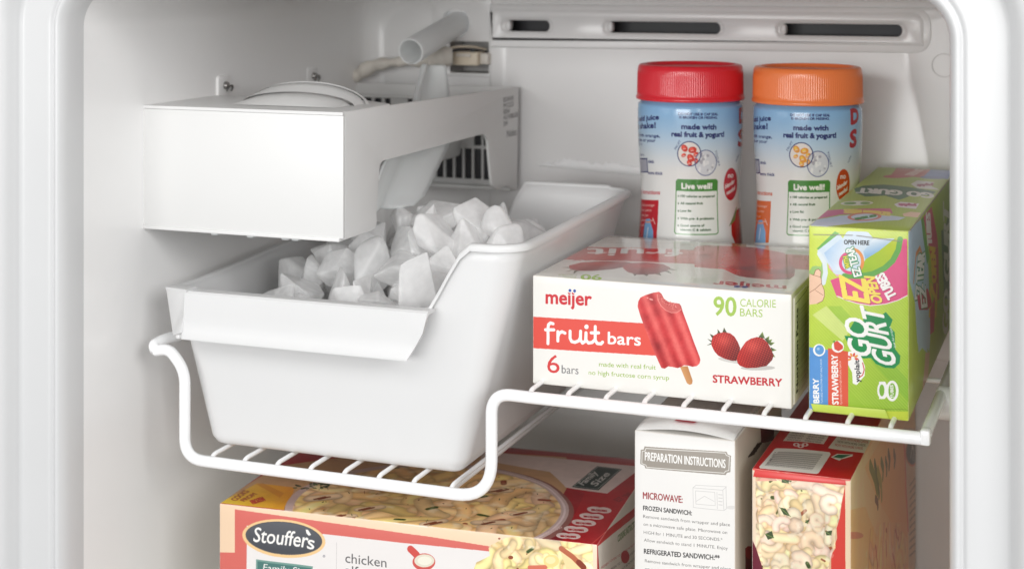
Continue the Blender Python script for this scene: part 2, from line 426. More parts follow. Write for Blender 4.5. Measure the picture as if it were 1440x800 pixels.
# ------------------------------------------------------------------ cartons
def carton(root, Wd, Dp, Ht, mats, bulge=(.001, .0006, .001), r=.0009, crumple=.0010, seed=1):
    """closed card box, origin at front-left-bottom corner; mats front, top, right, rest; slightly bowed faces"""
    N = 14; V = {}; vs = []; fs = []; fm = []; uvs = []
    def ticks(L): return [0, r * .4, r] + [r + (L - 2 * r) * k / N for k in range(1, N)] + [L - r, L - r * .4, L]
    def place(x, y, z):
        p = Vector((x, y, z)); q = Vector((min(max(x, r), Wd - r), min(max(y, r), Dp - r), min(max(z, r), Ht - r)))
        d = p - q; p2 = q + d.normalized() * r if d.length > 1e-9 else p
        fx, fy, fz = 2 * x / Wd - 1, 2 * y / Dp - 1, 2 * z / Ht - 1
        bx, by, bz = (1 - fx * fx), (1 - fy * fy), (1 - fz * fz)
        nz = (mnoise.noise(Vector((x * 30 + seed, y * 30, z * 30))) * crumple)
        if y < r: p2.y -= bx * bz * bulge[1] + nz * min(1, 3 * bx * bz)
        if y > Dp - r: p2.y += bx * bz * bulge[1]
        if x > Wd - r: p2.x += by * bz * bulge[0] + nz * min(1, 3 * by * bz)
        if x < r: p2.x -= by * bz * bulge[0]
        if z > Ht - r: p2.z += bx * by * bulge[2] + nz * min(1, 3 * bx * by)
        return p2
    def vert(x, y, z):
        k = (round(x, 6), round(y, 6), round(z, 6))
        if k not in V: V[k] = len(vs); vs.append(place(x, y, z))
        return V[k]
    X, Y, Zs = ticks(Wd), ticks(Dp), ticks(Ht)
    def face(A, B, f, uvf, mi):
        for i in range(len(A) - 1):
            for j in range(len(B) - 1):
                c = [(A[i], B[j]), (A[i + 1], B[j]), (A[i + 1], B[j + 1]), (A[i], B[j + 1])]
                fs.append(tuple(vert(*f(a, b)) for a, b in c)); fm.append(mi); uvs.append([uvf(a, b) for a, b in c])
    face(X, Zs, lambda a, b: (a, 0, b), lambda a, b: (a / Wd, b / Ht), 0)
    face(X, Y, lambda a, b: (a, b, Ht), lambda a, b: (a / Wd, b / Dp), 1)
    face(Y, Zs, lambda a, b: (Wd, a, b), lambda a, b: (a / Dp, b / Ht), 2)
    face(Zs, Y, lambda a, b: (0, b, a), lambda a, b: (b / Dp, a / Ht), 3)
    face(Y, X, lambda a, b: (b, a, 0), lambda a, b: (b / Wd, a / Dp), 3)
    face(Zs, X, lambda a, b: (b, Dp, a), lambda a, b: (b / Wd, a / Ht), 3)
    me = bpy.data.meshes.new('carton'); me.from_pydata([tuple(v) for v in vs], [], fs); me.update()
    uv = me.uv_layers.new(name='UVMap'); li = 0
    flat = [c for u in uvs for p in u for c in p]; uv.data.foreach_set('uv', flat)
    me.polygons.foreach_set('material_index', fm)
    return link('carton', me, mats, root, 60)

# =================================================================== THE FREEZER
XL, XR, ZT, ZB, YB = -.681, -.085, -.0124, -.56, 1.37
def path_pts(o):
    """opening outline grown outwards by o: left jamb up, ceiling, right jamb down"""
    Rr = .0276 + max(o, 0) * .9; n = 12; out = [(XL - o, ZB)]
    for k in range(9): out.append((XL - o, ZB + (ZT + o - Rr - ZB) * (k + 1) / 10))
    for k in range(n + 1):
        a = math.pi - math.pi / 2 * k / n; out.append((XL - o + Rr + Rr * math.cos(a), ZT + o - Rr + Rr * math.sin(a)))
    for k in range(n + 1):
        a = math.pi / 2 - math.pi / 2 * k / n; out.append((XR + o - Rr + Rr * math.cos(a), ZT + o - Rr + Rr * math.sin(a)))
    for k in range(9): out.append((XR + o, ZT + o - Rr + (ZB - ZT - o + Rr) * (k + 1) / 10))
    out.append((XR + o, ZB)); return out
def loft(name, prof, mat, smooth=60):
    vs = []; fs = []; n = None
    for o, y in prof:
        pp = path_pts(o); n = len(pp); vs += [(x, y, z) for x, z in pp]
    for i in range(len(prof) - 1):
        for k in range(n - 1): fs.append((i * n + k, i * n + k + 1, (i + 1) * n + k + 1, (i + 1) * n + k))
    return mesh(name, vs, fs, mat, None, smooth)
def smooth_prof(pts, n=5):
    P = [Vector((a, b)) for a, b in pts]; out = []
    for i in range(len(P) - 1):
        p0, p1, p2, p3 = P[max(i - 1, 0)], P[i], P[i + 1], P[min(i + 2, len(P) - 1)]
        for k in range(n):
            t = k / n
            q = .5 * ((2 * p1) + (p2 - p0) * t + (2 * p0 - 5 * p1 + 4 * p2 - p3) * t * t + (3 * p1 - p0 - 3 * p2 + p3) * t ** 3)
            out.append((q.x, q.y))
    out.append(tuple(P[-1])); return out
frame_prof = smooth_prof([(.10, .9), (.075, .893), (.060, .888), (.050, .886), (.041, .889), (.036, .8965), (.034, .900), (.030, .9015), (.014, .9015), (.0105, .902), (.0085, .9036), (.0065, .902), (.004, .903), (.0015, .908), (.0003, .916), (0, .926)])
struct(loft('door_frame', frame_prof, FRAME))
wall_prof = [(0, .926), (-.0003, .95), (-.001, 1.0), (-.002, 1.1), (-.003, 1.2), (-.004, 1.3), (-.0045, 1.335)]
for k in range(1, 9):
    a = math.pi / 2 * k / 8; wall_prof.append((-.0045 - .022 * (1 - math.cos(a)), 1.348 + .022 * math.sin(a)))
struct(loft('side_walls', wall_prof, LINER))
# floor and the sill in front of it
struct(mesh('floor', [(XL - .01, .90, -.55), (XR + .01, .90, -.55), (XR + .01, 1.372, -.55), (XL - .01, 1.372, -.55)], [(0, 1, 2, 3)], LINER))
# back wall with the opening for the connector recess and the fill tube
SLOTS = ((-.531, -.4835), (-.431, -.322), (-.2715, -.1635))
hole_c = (-.5815, -.0495)
circ = lambda cx, cz, r, n=28: [(cx + r * math.cos(2 * math.pi * k / n), cz + r * math.sin(2 * math.pi * k / n)) for k in range(n)]
recess = (-.587, -.0965, -.5475, -.0668)
mapY = lambda y: (lambda a, b, c: (a, y + c, b))
struct(plate('back_wall', [(-.664, -.556), (-.102, -.556), (-.102, -.030), (-.664, -.030)], [circ(*hole_c, .0140), rrect2(*recess, .001, 2)] + [rrect2(a + .0015, -.0565, b - .0015, -.0455, .005) for a, b in SLOTS], .003, .0003, mapY(1.3712), BACKW))
t = thing('connector_panel', 'small raised plastic panel with a square recess around the tube hole at the back', 'panel', (-.576, 1.37, -.1))
plate('panel', fil2([(-.6055, -.1000), (-.5448, -.1000), (-.5448, -.016), (-.6055, -.016)], .002), [circ(*hole_c, .0140), rrect2(recess[0] , recess[1], recess[2], recess[3], .001, 2)], .003, .0008, mapY(1.3682), BACKW, t)
x0, z0, x1, z1 = recess
mesh('recess_box', [(x0, 1.368, z0), (x1, 1.368, z0), (x1, 1.368, z1), (x0, 1.368, z1), (x0, 1.40, z0), (x1, 1.40, z0), (x1, 1.40, z1), (x0, 1.40, z1)],
     [(0, 1, 5, 4), (1, 2, 6, 5), (2, 3, 7, 6), (3, 0, 4, 7), (4, 5, 6, 7)], GREY, t)
lathe('tube_socket', [(.0140, 0), (.0140, .04), (.0001, .04)], DARK, (0, 0, 0), t, 24).matrix_local = Matrix.Translation(Vector((hole_c[0], 1.371, hole_c[1])) - Vector(t.location)) @ Matrix.Rotation(R(-90), 4, 'X')
# air duct cover with three slots
t = thing('air_duct_cover', 'moulded grey white duct cover with three long dark vent slots across the back wall', 'vent cover', (-.34, 1.37, -.09))
slots = []
for a, b in ((-.531, -.4835), (-.431, -.322), (-.2715, -.1635)): slots.append((a, b))
pl = [(-.5450, -.556), (-.103, -.556), (-.103, -.066), (-.103, -.030), (-.5450, -.030)]
plate('cover_panel', fil2([(-.5450, -.33), (-.110, -.33), (-.110, -.031), (-.5450, -.031)], .004), [rrect2(a + .002, -.0563, b - .002, -.0457, .0050) for a, b in slots], .006, .0015, mapY(1.3665), BACKW, t)
plate('bar_surround', fil2([(-.5450, -.0720), (-.141, -.0700), (-.141, -.0315), (-.5450, -.0315)], [.001, .016, .016, .001], 8), [rrect2(a, -.0562, b, -.0458, .0050) for a, b in slots], .0042, .0013, mapY(1.3649), BACKW, t, 60)
bar = fil2([(-.5450, -.066), (-.150, -.0645), (-.1465, -.0645), (-.1465, -.0345), (-.5450, -.0345)], [.001, .013, .013, .013, .001], 8)
plate('vent_bar', bar, [rrect2(a, -.0562, b, -.0458, .0050) for a, b in slots], .008, .0036, mapY(1.3655), BACKW, t, 60)
for a, b in slots:
    xa, xb, za, zc = a - .003, b + .003, -.060, -.042
    mesh('vent_cavity', [(xa, 1.371, za), (xb, 1.371, za), (xb, 1.371, zc), (xa, 1.371, zc), (xa, 1.398, za), (xb, 1.398, za), (xb, 1.398, zc), (xa, 1.398, zc)], [(0, 1, 5, 4), (1, 2, 6, 5), (2, 3, 7, 6), (3, 0, 4, 7), (4, 5, 6, 7)], DARK, t)
    box('vent_lip', (a + .0004, 1.3645, -.0560), (a + .0065, 1.374, -.0460), BACKW, t, .0028)
# round knock-out mark
ko = sweep('knockout_ring', [(-.1306 + .0098 * math.cos(q), 1.3618, -.0796 + .0098 * math.sin(q)) for q in np.linspace(0, 2 * math.pi, 40, endpoint=False)], .00022, GREY, t, 6, closed=True)

# bright reflection on the back wall, put in as a raised white strip
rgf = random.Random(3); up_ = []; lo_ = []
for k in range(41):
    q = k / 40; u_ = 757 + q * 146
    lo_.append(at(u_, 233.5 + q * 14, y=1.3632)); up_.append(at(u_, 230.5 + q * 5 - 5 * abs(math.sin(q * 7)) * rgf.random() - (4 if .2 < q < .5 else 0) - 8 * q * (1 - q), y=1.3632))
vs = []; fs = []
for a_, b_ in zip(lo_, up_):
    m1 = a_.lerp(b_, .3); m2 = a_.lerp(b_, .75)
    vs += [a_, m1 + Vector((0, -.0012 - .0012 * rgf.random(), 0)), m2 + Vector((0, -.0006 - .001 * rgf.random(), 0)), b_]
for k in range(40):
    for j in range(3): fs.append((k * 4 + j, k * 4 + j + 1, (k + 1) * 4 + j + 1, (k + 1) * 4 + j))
REFLECTION = plastic('painted_reflection', (.95, .96, .97), .6, .8, 900, sss=.5)
fo = mesh('reflection_patch', vs, fs, REFLECTION, None, 60); tag(fo, 'ragged white strip painted as a reflection on the back wall behind the bin', 'painted_reflection')

# shelf pegs
p = lathe('shelf_peg', [(.0001, -.012), (.009, -.012), (.011, -.010), (.011, .010), (.008, .012), (.0001, .012)], WHITE, (0, 0, 0), None, 28)
p.matrix_world = Matrix.Translation((-.0965, 1.079, -.289)) @ Matrix.Rotation(R(90), 4, 'Y')
tag(p, 'round white shelf support peg on the right wall beside the shelf end', 'peg')

# =================================================================== FILL TUBE AND WIRING
t = thing('fill_tube', 'translucent white water fill tube sticking out of the back wall', 'tube', (-.5846, 1.37, -.0509))
A = Vector((-.5815, 1.374, -.0495)); B = at(577.5, 73, y=1.262)
ax = (B - A).normalized(); sN = ax.cross(Vector((0, 0, 1))).normalized(); uN = sN.cross(ax)
prof = []; L = (B - A).length; ro = .0118
rings = [(0, ro), (L * .5, ro), (L - .001, ro * 1.02), (L, ro * 1.0), (L, ro * .90), (L - .001, ro * .89), (L * .5, ro * .88), (.01, ro * .86), (.01, .0001)]
vs = []; fs = []; n = 40
for d, r_ in rings:
    for k in range(n):
        a = 2 * math.pi * k / n; vs.append(A + ax * d + sN * r_ * math.cos(a) + uN * r_ * math.sin(a))
for i in range(len(rings) - 1):
    for k in range(n): fs.append((i * n + k, i * n + (k + 1) % n, (i + 1) * n + (k + 1) % n, (i + 1) * n + k))
mesh('tube', vs, fs, TUBE, t, 50)
box('drip_notch', B + Vector((-.0016, -.0008, -.0114)), B + Vector((.0016, .001, -.0100)), GREY, t, .0003)
t = thing('wiring_harness', 'taped beige wire bundle with a cream plug seated in the square recess', 'wiring', (-.60, 1.34, -.1))
hp = [at(494, 113, y=1.345), at(505, 104, y=1.345), at(525, 92, y=1.343), at(550, 88, y=1.340), at(575, 86, y=1.337), at(600, 84, y=1.335), at(618, 80, y=1.335), at(636, 80, y=1.34)]
hs = fillet(hp, .01, 5)
sweep('taped_bundle', hs, lambda q: .0042 + .0018 * math.sin(q * 9) + .001 * math.sin(q * 41) + .0035 * q, HARN, t, 14)
hp2 = [at(610, 84, y=1.333), at(622, 72, y=1.34), at(640, 66, y=1.35), at(665, 66, y=1.365), at(684, 70, y=1.375)]
sweep('loose_wire', fillet(hp2, .01, 5), .0011, PLUGM, t, 8)
sweep('loose_wire', [q + Vector((.001, -.001, -.003)) for q in fillet(hp2, .012, 5)], .0010, INK, t, 8)
sweep('wire_tail', fillet([at(520, 98, y=1.345), at(505, 108, y=1.346), at(497, 116, y=1.35), at(490, 122, y=1.352)], .004, 4), .0012, HARN, t, 8)
c0 = at(637, 92, y=1.352); c1 = at(672, 74, y=1.352)
pb = box('plug', (c0.x, 1.350, c0.z), (c1.x, 1.372, c1.z), PLUGM, t, .0015)
box('latch', (c0.x + .004, 1.3485, c1.z - .0045), (c1.x - .006, 1.3502, c1.z - .0015), HARN, t, .0004)
box('socket', (c1.x + .0003, 1.356, c0.z + .001), (c1.x + .0085, 1.376, c1.z - .0012), HARN, t, .001)
box('pin_hole', (c1.x - .0066, 1.349, c1.z + .0004), (c1.x - .003, 1.352, c1.z + .0034), INK, t, .0004)

# =================================================================== ICE MAKER
IX0, IX1 = -.6805, -.512
t = IM = thing('ice_maker', 'white boxy ice maker hung on the left wall above the ice bin', 'ice maker', (-.68, 1.18, -.19))
mapX = lambda x: (lambda a, b, c: (x + c, a, b))
out = [(1.0, -.1008), (1.0, -.1925), (1.044, -.1928), (1.0538, -.1915), (1.0532, -.181), (1.0590, -.1432), (1.2670, -.1425), (1.2765, -.1481), (1.2866, -.1908), (1.300, -.1958), (1.3216, -.1950), (1.349, -.2027), (1.3545, -.107)]
out[0] = (1.0017, -.1008); out[1] = (1.0017, -.1925)
plate('side_panel', fil2(out, [.0008, .001, .003, .005, .002, .006, .004, .004, .004, .004, .006, .002, .002]), [], .0026, .0005, mapX(IX1 - .0013), WHITE2, t)
box('front_cover', (IX0, .9985, -.1915), (IX1, 1.0015, -.1034), WHITE2, t, .0005)
box('bottom_lip', (IX0, .9975, -.1938), (IX1 - .0029, 1.012, -.1912), WHITE2, t, .0005)
mesh('top_cover', [(IX0, .9980, -.1010), (IX1 - .00005, .9980, -.1010), (IX1 - .00005, 1.076, -.1010), (-.545, 1.100, -.1010), (IX0, 1.100, -.1010),
                   (IX0, .9980, -.1032), (IX1 - .00005, .9980, -.1032), (IX1 - .00005, 1.076, -.1032), (-.545, 1.100, -.1032), (IX0, 1.100, -.1032)],
     [(0, 1, 2, 3, 4), (9, 8, 7, 6, 5), (0, 5, 6, 1), (1, 6, 7, 2), (2, 7, 8, 3), (3, 8, 9, 4), (4, 9, 5, 0)], WHITE2, t)
# fan shaped dome: three stacked arches that rise towards the rear
def arch(name, x0, x1, y0, y1, h0, h1, lift=0):
    n = 28; vs = []; fs = []
    ys = [(y0, h0, 0), (y0 + .002, h0 + (h1 - h0) * .1, .3), ((y0 + y1) / 2, (h0 + h1) / 2 + .0012, 0), (y1 - .002, h1, 0), (y1, h1 * .97, 0), (y1 + .0008, h1 * .5, 0)]
    for (yy, hh, _) in ys:
        for k in range(n + 1):
            s_ = k / n; a = math.pi * s_
            xx = (x0 + x1) / 2 - (x1 - x0) / 2 * math.cos(a)
            vs.append((xx, yy, -.1009 + lift + hh * math.sin(a) ** 1.15))
    for i in range(len(ys) - 1):
        for k in range(n): fs.append((i * (n + 1) + k, i * (n + 1) + k + 1, (i + 1) * (n + 1) + k + 1, (i + 1) * (n + 1) + k))
    return mesh(name, vs, fs, WHITE2, t, 45)
arch('dome_cover', -.6220, -.5330, 1.026, 1.050, .0003, .0082)
arch('dome_cover', -.6255, -.5290, 1.0495, 1.066, .0092, .0150)
arch('dome_rim', -.6275, -.5270, 1.0655, 1.0705, .0154, .0140)
# rear tray wall with slots, lower grille
yb = 1.345
xs0 = -.6745
hl = [(-.655, -.641), (-.638, -.631)]
gr_h = []
for a, b in ((-.672, -.660), (-.657, -.6495), (-.646, -.640), (-.622, -.6165), (-.6135, -.6075), (-.6045, -.5985), (-.5955, -.5895)): gr_h.append(rrect2(a, -.150, b, -.1212, .0006, 2))
k = 0
x = -.6215
while x < -.522:
    gr_h.append(rrect2(x, -.1938, x + .0074, -.1655, .0008, 2))
    if x > -.562: gr_h.append(rrect2(x, -.1625, x + .0074, -.153, .0008, 2))
    x += .00965
plate('rear_grille', fil2([(-.679, -.2000), (-.5145, -.2000), (-.5145, -.1072), (-.679, -.1072)], .001), gr_h, .003, .0003, mapY(1.3475), WHITE2, t)
box('rear_ledge', (-.679, 1.338, -.2020), (-.5145, 1.346, -.1985), WHITE2, t, .0008)
box('rear_flange', (-.679, 1.3385, -.1200), (-.5145, 1.3455, -.1180), WHITE2, t, .0005)
box('tray_body', (-.6795, 1.075, -.172), (-.560, 1.335, -.148), WHITE2, t, .006)
box('shade_backing', (-.678, 1.3505, -.199), (-.516, 1.3515, -.11), DARK, t, .0002)
# curved milky vane that hangs down through the side opening
vn = []; fs = []
cols = [  # left edge and right edge photo pixels down the vane, with the depth of each edge
    ((601, 92), 1.235, (630, 92), 1.250), ((598, 104), 1.225, (632, 106), 1.248), ((592, 122), 1.205, (634, 124), 1.246),
    ((585, 145), 1.18, (637, 150), 1.244), ((568, 175), 1.13, (643, 180), 1.243), ((552, 205), 1.10, (634, 208), 1.230),
    ((541, 235), 1.078, (620, 236), 1.205), ((533, 262), 1.066, (610, 258), 1.185), ((527, 284), 1.060, (600, 276), 1.165), ((524, 304), 1.058, (586, 288), 1.14)]
nc = 12; rows = []
for i in range(len(cols) - 1):
    for q in range(4):
        t_ = q / 4; a, b = cols[i], cols[i + 1]
        rows.append([((a[0][0] * (1 - t_) + b[0][0] * t_), (a[0][1] * (1 - t_) + b[0][1] * t_)), a[1] * (1 - t_) + b[1] * t_, ((a[2][0] * (1 - t_) + b[2][0] * t_), (a[2][1] * (1 - t_) + b[2][1] * t_)), a[3] * (1 - t_) + b[3] * t_])
rows.append(list(cols[-1]))
for r_ in rows:
    pa = at(*r_[0], y=r_[1]); pb_ = at(*r_[2], y=r_[3])
    pa.x = min(pa.x, -.518); pb_.x = min(pb_.x, -.5165)
    for k in range(nc + 1):
        s_ = k / nc; q = pa.lerp(pb_, s_); q.x -= .012 * math.sin(math.pi * s_) + .002 * math.sin(s_ * 14); vn.append(q)
for i in range(len(rows) - 1):
    for k in range(nc): fs.append((i * (nc + 1) + k, i * (nc + 1) + k + 1, (i + 1) * (nc + 1) + k + 1, (i + 1) * (nc + 1) + k))
o = mesh('deflector_vane', vn, fs, VANE, t, 80)
md = o.modifiers.new('s', 'SOLIDIFY'); md.thickness = .0018
# small translucent nubs under the front lip
for u in (306, 356, 405, 419):
    c = at(u, 333, y=1.008); box('locking_nub', (c.x - .0028, 1.003, -.1962), (c.x + .0028, 1.011, -.1936), VANE, t, .0008)
# hanging tabs with screws on the wall
for (u, v0, v1) in ((309, 106, 142), (434, 94, 122)):
    c = at(u, v0, x=-.681); w2 = .0085 if u < 400 else .010
    pl_ = fil2([(c.y - w2, -.104), (c.y + w2, -.104), (c.y + w2, c.z), (c.y - w2, c.z)], [0, 0, .004, .004])
    tb = plate('mounting_tab', pl_, [], .0036, .0008, mapX(-.6788), LINER, t)
    sc = lathe('screw', [(.0001, .0036), (.0026, .003), (.0032, .0015), (.0032, 0)], METAL, (0, 0, 0), tb, 16)
    sc.matrix_local = Matrix.Translation(Vector((-.6772, c.y + .002, c.z - .0085)) - Vector(t.location)) @ Matrix.Rotation(R(90), 4, 'Y')
    sweep('wire_loop', [Vector((-.6765 + .0015 * math.sin(a), c.y + .008 + .004 * math.cos(a), c.z - .012 + .0032 * math.sin(a))) - Vector(t.location) + Vector(t.location) for a in np.linspace(-.6, math.pi + .4, 14)], .0009, METAL, t, 8)
# moulded-in codes on the side panel, printed in black
def print_text(s_, p0, wdt, cap, x, parent, name='printed_code', bold=0):
    tri = text_tris(s_); A_ = tri.reshape(-1, 2); mn, mx = A_[:, 0].min(), A_[:, 0].max(); vs = []; fs = []
    for T in tri:
        b = len(vs)
        for q in T: vs.append((x, p0[0] + (q[0] - mn) / (mx - mn) * wdt, p0[1] + q[1] / CAP * cap))
        fs.append((b, b + 1, b + 2))
    return mesh(name, vs, fs, INK, parent)
for i, (s_, a, b, v) in enumerate((('ES34181', 708, 722, 144), ('M12233', 708, 722, 152.5), ('0054', 708, 716.5, 161), ('A2193BLGB', 708, 728, 169), ('2W', 708, 714, 178), ('Nidec', 713, 726.5, 193.5))):
    p0 = at(a, v, x=IX1); p1 = at(b, v, x=IX1)
    print_text(s_, (p0.y, p0.z), p1.y - p0.y, .0042 if i < 5 else .0062, IX1 + .0001, t)

# =================================================================== WIRE SHELF
t = SH = thing('wire_shelf', 'white coated wire shelf with a dropped bay on the left and hooked end', 'shelf', (-.38, 1.17, -.36))
yf = .978
fr = [(-.6560, yf, -.2790), (-.6440, yf, -.2768), (-.6308, yf, -.2915), (-.6308, yf, -.3553), (-.6000, yf, -.3558), (-.3895, yf, -.3558), (-.3895, yf, -.2843), (-.3600, yf, -.2848), (-.1060, yf, -.2848)]
sweep('front_rail', fillet(fr, [0, .006, .016, .028, .02, .026, .026, .01, 0], 9), .0041, WIRE, t, 16)
box('end_stop', (-.1075, .9730, -.2880), (-.1015, .9825, -.2785), WIRE, t, .0015)
sweep('side_rail', fillet([(-.1050, .9815, -.2830), (-.1050, 1.35, -.2830)], 0), .0038, WIRE, t, 12)
sweep('side_rail', fillet([(-.6550, .9775, -.2790), (-.6585, .979, -.2755), (-.657, .990, -.2735), (-.652, 1.01, -.2735), (-.652, 1.35, -.2735)], [0, .003, .006, .01, 0]), .0042, WIRE, t, 12)
lw = [-.6098 + .0268 * k for k in range(8)]
lw[-1] = -.4203
cw0 = sweep('cross_wire', fillet([(0, .9785, -.0005), (0, .984, .0028), (0, 1.355, .0028)], [0, .003, 0], 4), .0017, WIRE, None, 10)
def crosswire(x, z, first=[True]):
    o = cw0 if first[0] else cw0.copy()
    if not first[0]: COL.objects.link(o)
    first[0] = False
    o.parent = t; o.location = Vector((x, 0, z)) - Vector(t.location)
for x in lw: crosswire(x, -.3545)
for k in range(10): crosswire(-.3628 + .0263 * k, -.2838)
sweep('back_rail', fillet([(-.654, 1.350, -.2790), (-.634, 1.350, -.2790), (-.6308, 1.350, -.2950), (-.6308, 1.350, -.3545), (-.3895, 1.350, -.3545), (-.3895, 1.350, -.2870), (-.1035, 1.350, -.2870)], [0, .006, .01, .02, .02, .02, 0], 6), .0025, WIRE, t, 10)
# thicker wire under the right side of the bin
sweep('bay_rail', [(-.4245, .984, -.3575), (-.4245, 1.35, -.3575)], .0024, WIRE, t, 10)
for yy in (1.12,):
    sweep('brace_wire', [(-.387, yy, -.2850), (-.106, yy, -.2850)], .0019, WIRE, t, 8)

# =================================================================== ICE BIN
t = BIN = thing('ice_bin', 'deep white plastic ice bin with stepped rim sitting in the shelf bay', 'ice bin', (-.52, 1.13, -.351))
zb_ = -.3500; ZR = -.187; ZL = -.2355
def rect_at(z):
    f = (z - zb_) / (ZR - zb_)
    x0_ = -.6236 + f * (-.6600 + .6236); x1_ = -.4200 + f * (-.3730 + .4200)
    y0_ = .9985 + f * (.9845 - .9985); y1_ = 1.235 + f * (1.252 - 1.235)
    return x0_, x1_, y0_, y1_, .011 + f * .010
M_ = 0
def perim(z, inset=0):
    x0_, x1_, y0_, y1_, r_ = rect_at(z); x0_ += inset; x1_ -= inset; y0_ += inset; y1_ -= inset; r_ = max(.004, r_ - inset)
    rl = max(.004, .012 - inset)
    P_ = []
    def seg(a, b, n):
        for k in range(n): P_.append((a[0] + (b[0] - a[0]) * k / n, a[1] + (b[1] - a[1]) * k / n))
    def arc(cx, cy, r__, a0, n=8):
        for k in range(n): a = R(a0 + 90 * k / n); P_.append((cx + r__ * math.cos(a), cy + r__ * math.sin(a)))
    arc(x0_ + rl, y0_ + rl, rl, 180)                         # front-left
    seg((x0_ + rl, y0_), (x1_ - r_, y0_), 40)
    arc(x1_ - r_, y0_ + r_, r_, 270, 10)                         # front-right
    seg((x1_, y0_ + r_), (x1_, y1_ - r_), 16)
    arc(x1_ - r_, y1_ - r_, r_, 0, 10)
    seg((x1_ - r_, y1_), (x0_ + r_, y1_), 30)
    arc(x0_ + r_, y1_ - r_, r_, 90)
    seg((x0_, y1_ - r_), (x0_, y0_ + rl), 14)
    return P_
PT = perim(ZR); NP = len(PT)
def sm(a, b, x):
    q = min(1, max(0, (x - a) / (b - a))); return q * q * (3 - 2 * q)
def ztop(i):
    x_, y_ = PT[i]
    if i < 48:      # front: rim steps up near the right corner
        q = (x_ + .4335) / (.4335 - .4090)
        q = min(1, max(0, q)); q = q + .0 ; qs = q * q * (3 - 2 * q) * .35 + q * .65
        return ZL + (ZR - ZL) * qs
    if i < 48 + 26 + 10: return ZR + .0045 * sm(1.0, 1.25, y_)
    if y_ > 1.20:    # back: high at the right, dipping under the ice maker
        return -.1810 + (-.240 + .1810) * sm(-.468, -.492, x_) if x_ > -.64 else -.236
    return ZL + .006 * sm(1.0, 1.2, y_)
NL = 14; vs = []; fs = []
def level(i, f, inset=0):
    z = zb_ + (ztop(i) - zb_) * f
    x_, y_ = perim_cache(round(z, 5), inset)[i]; return Vector((x_, y_, z))
_pc = {}
def perim_cache(z, inset):
    if (z, inset) not in _pc: _pc[(z, inset)] = perim(z, inset)
    return _pc[(z, inset)]
rb = .007
for lv in range(NL + 1):
    f = lv / NL
    for i in range(NP): vs.append(level(i, f))
# rounded bottom edge
nb = 5
base_rows = []
for b in range(1, nb + 1):
    a = math.pi / 2 * b / nb
    for i in range(NP):
        x_, y_ = perim(zb_, rb * (1 - math.cos(a)))[i] if False else perim_cache(zb_, round(rb * (1 - math.cos(a)), 6))[i]
        vs.append(Vector((x_, y_, zb_ - 0 + 0)))
# shift: bottom ring stays at zb_, wall starts rb above it
for i in range(NP):
    pass
def vid(lv, i): return lv * NP + i % NP
for lv in range(NL):
    for i in range(NP): fs.append((vid(lv, i), vid(lv, i + 1), vid(lv + 1, i + 1), vid(lv + 1, i)))
for b in range(nb):
    r0 = 0 if b == 0 else (NL + b); r1 = NL + 1 + b
    for i in range(NP): fs.append((vid(r0, i), vid(r0, i + 1), vid(r1, i + 1), vid(r1, i)))
# lift lower wall rows a little so the bottom edge is round
for lv in range(0, 1):
    for i in range(NP):
        vs[vid(0, i)] = level(i, .05)
for b in range(1, nb + 1):
    a = math.pi / 2 * b / nb
    z0_ = vs[vid(0, 0)].z
    for i in range(NP):
        vs[vid(NL + b, i)].z = zb_ + (vs[vid(0, i)].z - zb_) * (1 - math.sin(a))
fs.append(tuple(vid(NL + nb, i) for i in range(NP)))
o = mesh('tub', vs, fs, BINM, t, 60)
md = o.modifiers.new('s', 'SOLIDIFY'); md.thickness = .0026; md.offset = -1
# rolled rim: outer flange following the top edge
rimp = [level(i, 1.0) for i in range(NP)]
out_ = []
cx_ = sum(p.x for p in rimp) / NP; cy_ = sum(p.y for p in rimp) / NP
for i, p in enumerate(rimp):
    d = rimp[(i + 1) % NP] - rimp[i - 1]; n_ = Vector((d.y, -d.x, 0)).normalized()
    out_.append((p, n_))
vs = []; fs = []
sec = [(-.0027, -.001), (-.0027, .0006), (-.0018, .0014), (.0010, .0016), (.0030, .0008), (.0036, -.0010), (.0034, -.0034), (.0024, -.0036), (.0022, -.0012), (.0004, -.0010)]
for (p, n_) in out_:
    for a, b in sec: vs.append(p + n_ * a + Vector((0, 0, b)))
ns = len(sec)
for i in range(NP):
    j = (i + 1) % NP
    for k in range(ns): fs.append((i * ns + k, i * ns + (k + 1) % ns, j * ns + (k + 1) % ns, j * ns + k))
mesh('rim', vs, fs, BINM, t, 50)
# front grip: overhanging panel, wings folded back at both ends
def slab(name, quad, thick, mat, parent, bev=.0008):
    q = [Vector(p) for p in quad]; nrm = (q[1] - q[0]).cross(q[3] - q[0]).normalized() * thick
    bm = bmesh.new(); a = [bm.verts.new(p - Vector(parent.location)) for p in q]; b = [bm.verts.new(p + nrm - Vector(parent.location)) for p in q]
    bm.faces.new(a); bm.faces.new(b[::-1])
    n = len(q)
    for i in range(n): bm.faces.new((a[i], b[i], b[(i + 1) % n], a[(i + 1) % n]))
    bmesh.ops.recalc_face_normals(bm, faces=bm.faces[:])
    bmesh.ops.bevel(bm, geom=bm.edges[:], offset=bev, segments=2, affect='EDGES', profile=.5)
    me = bpy.data.meshes.new(name); bm.to_mesh(me); bm.free(); return link(name, me, mat, parent, 40)
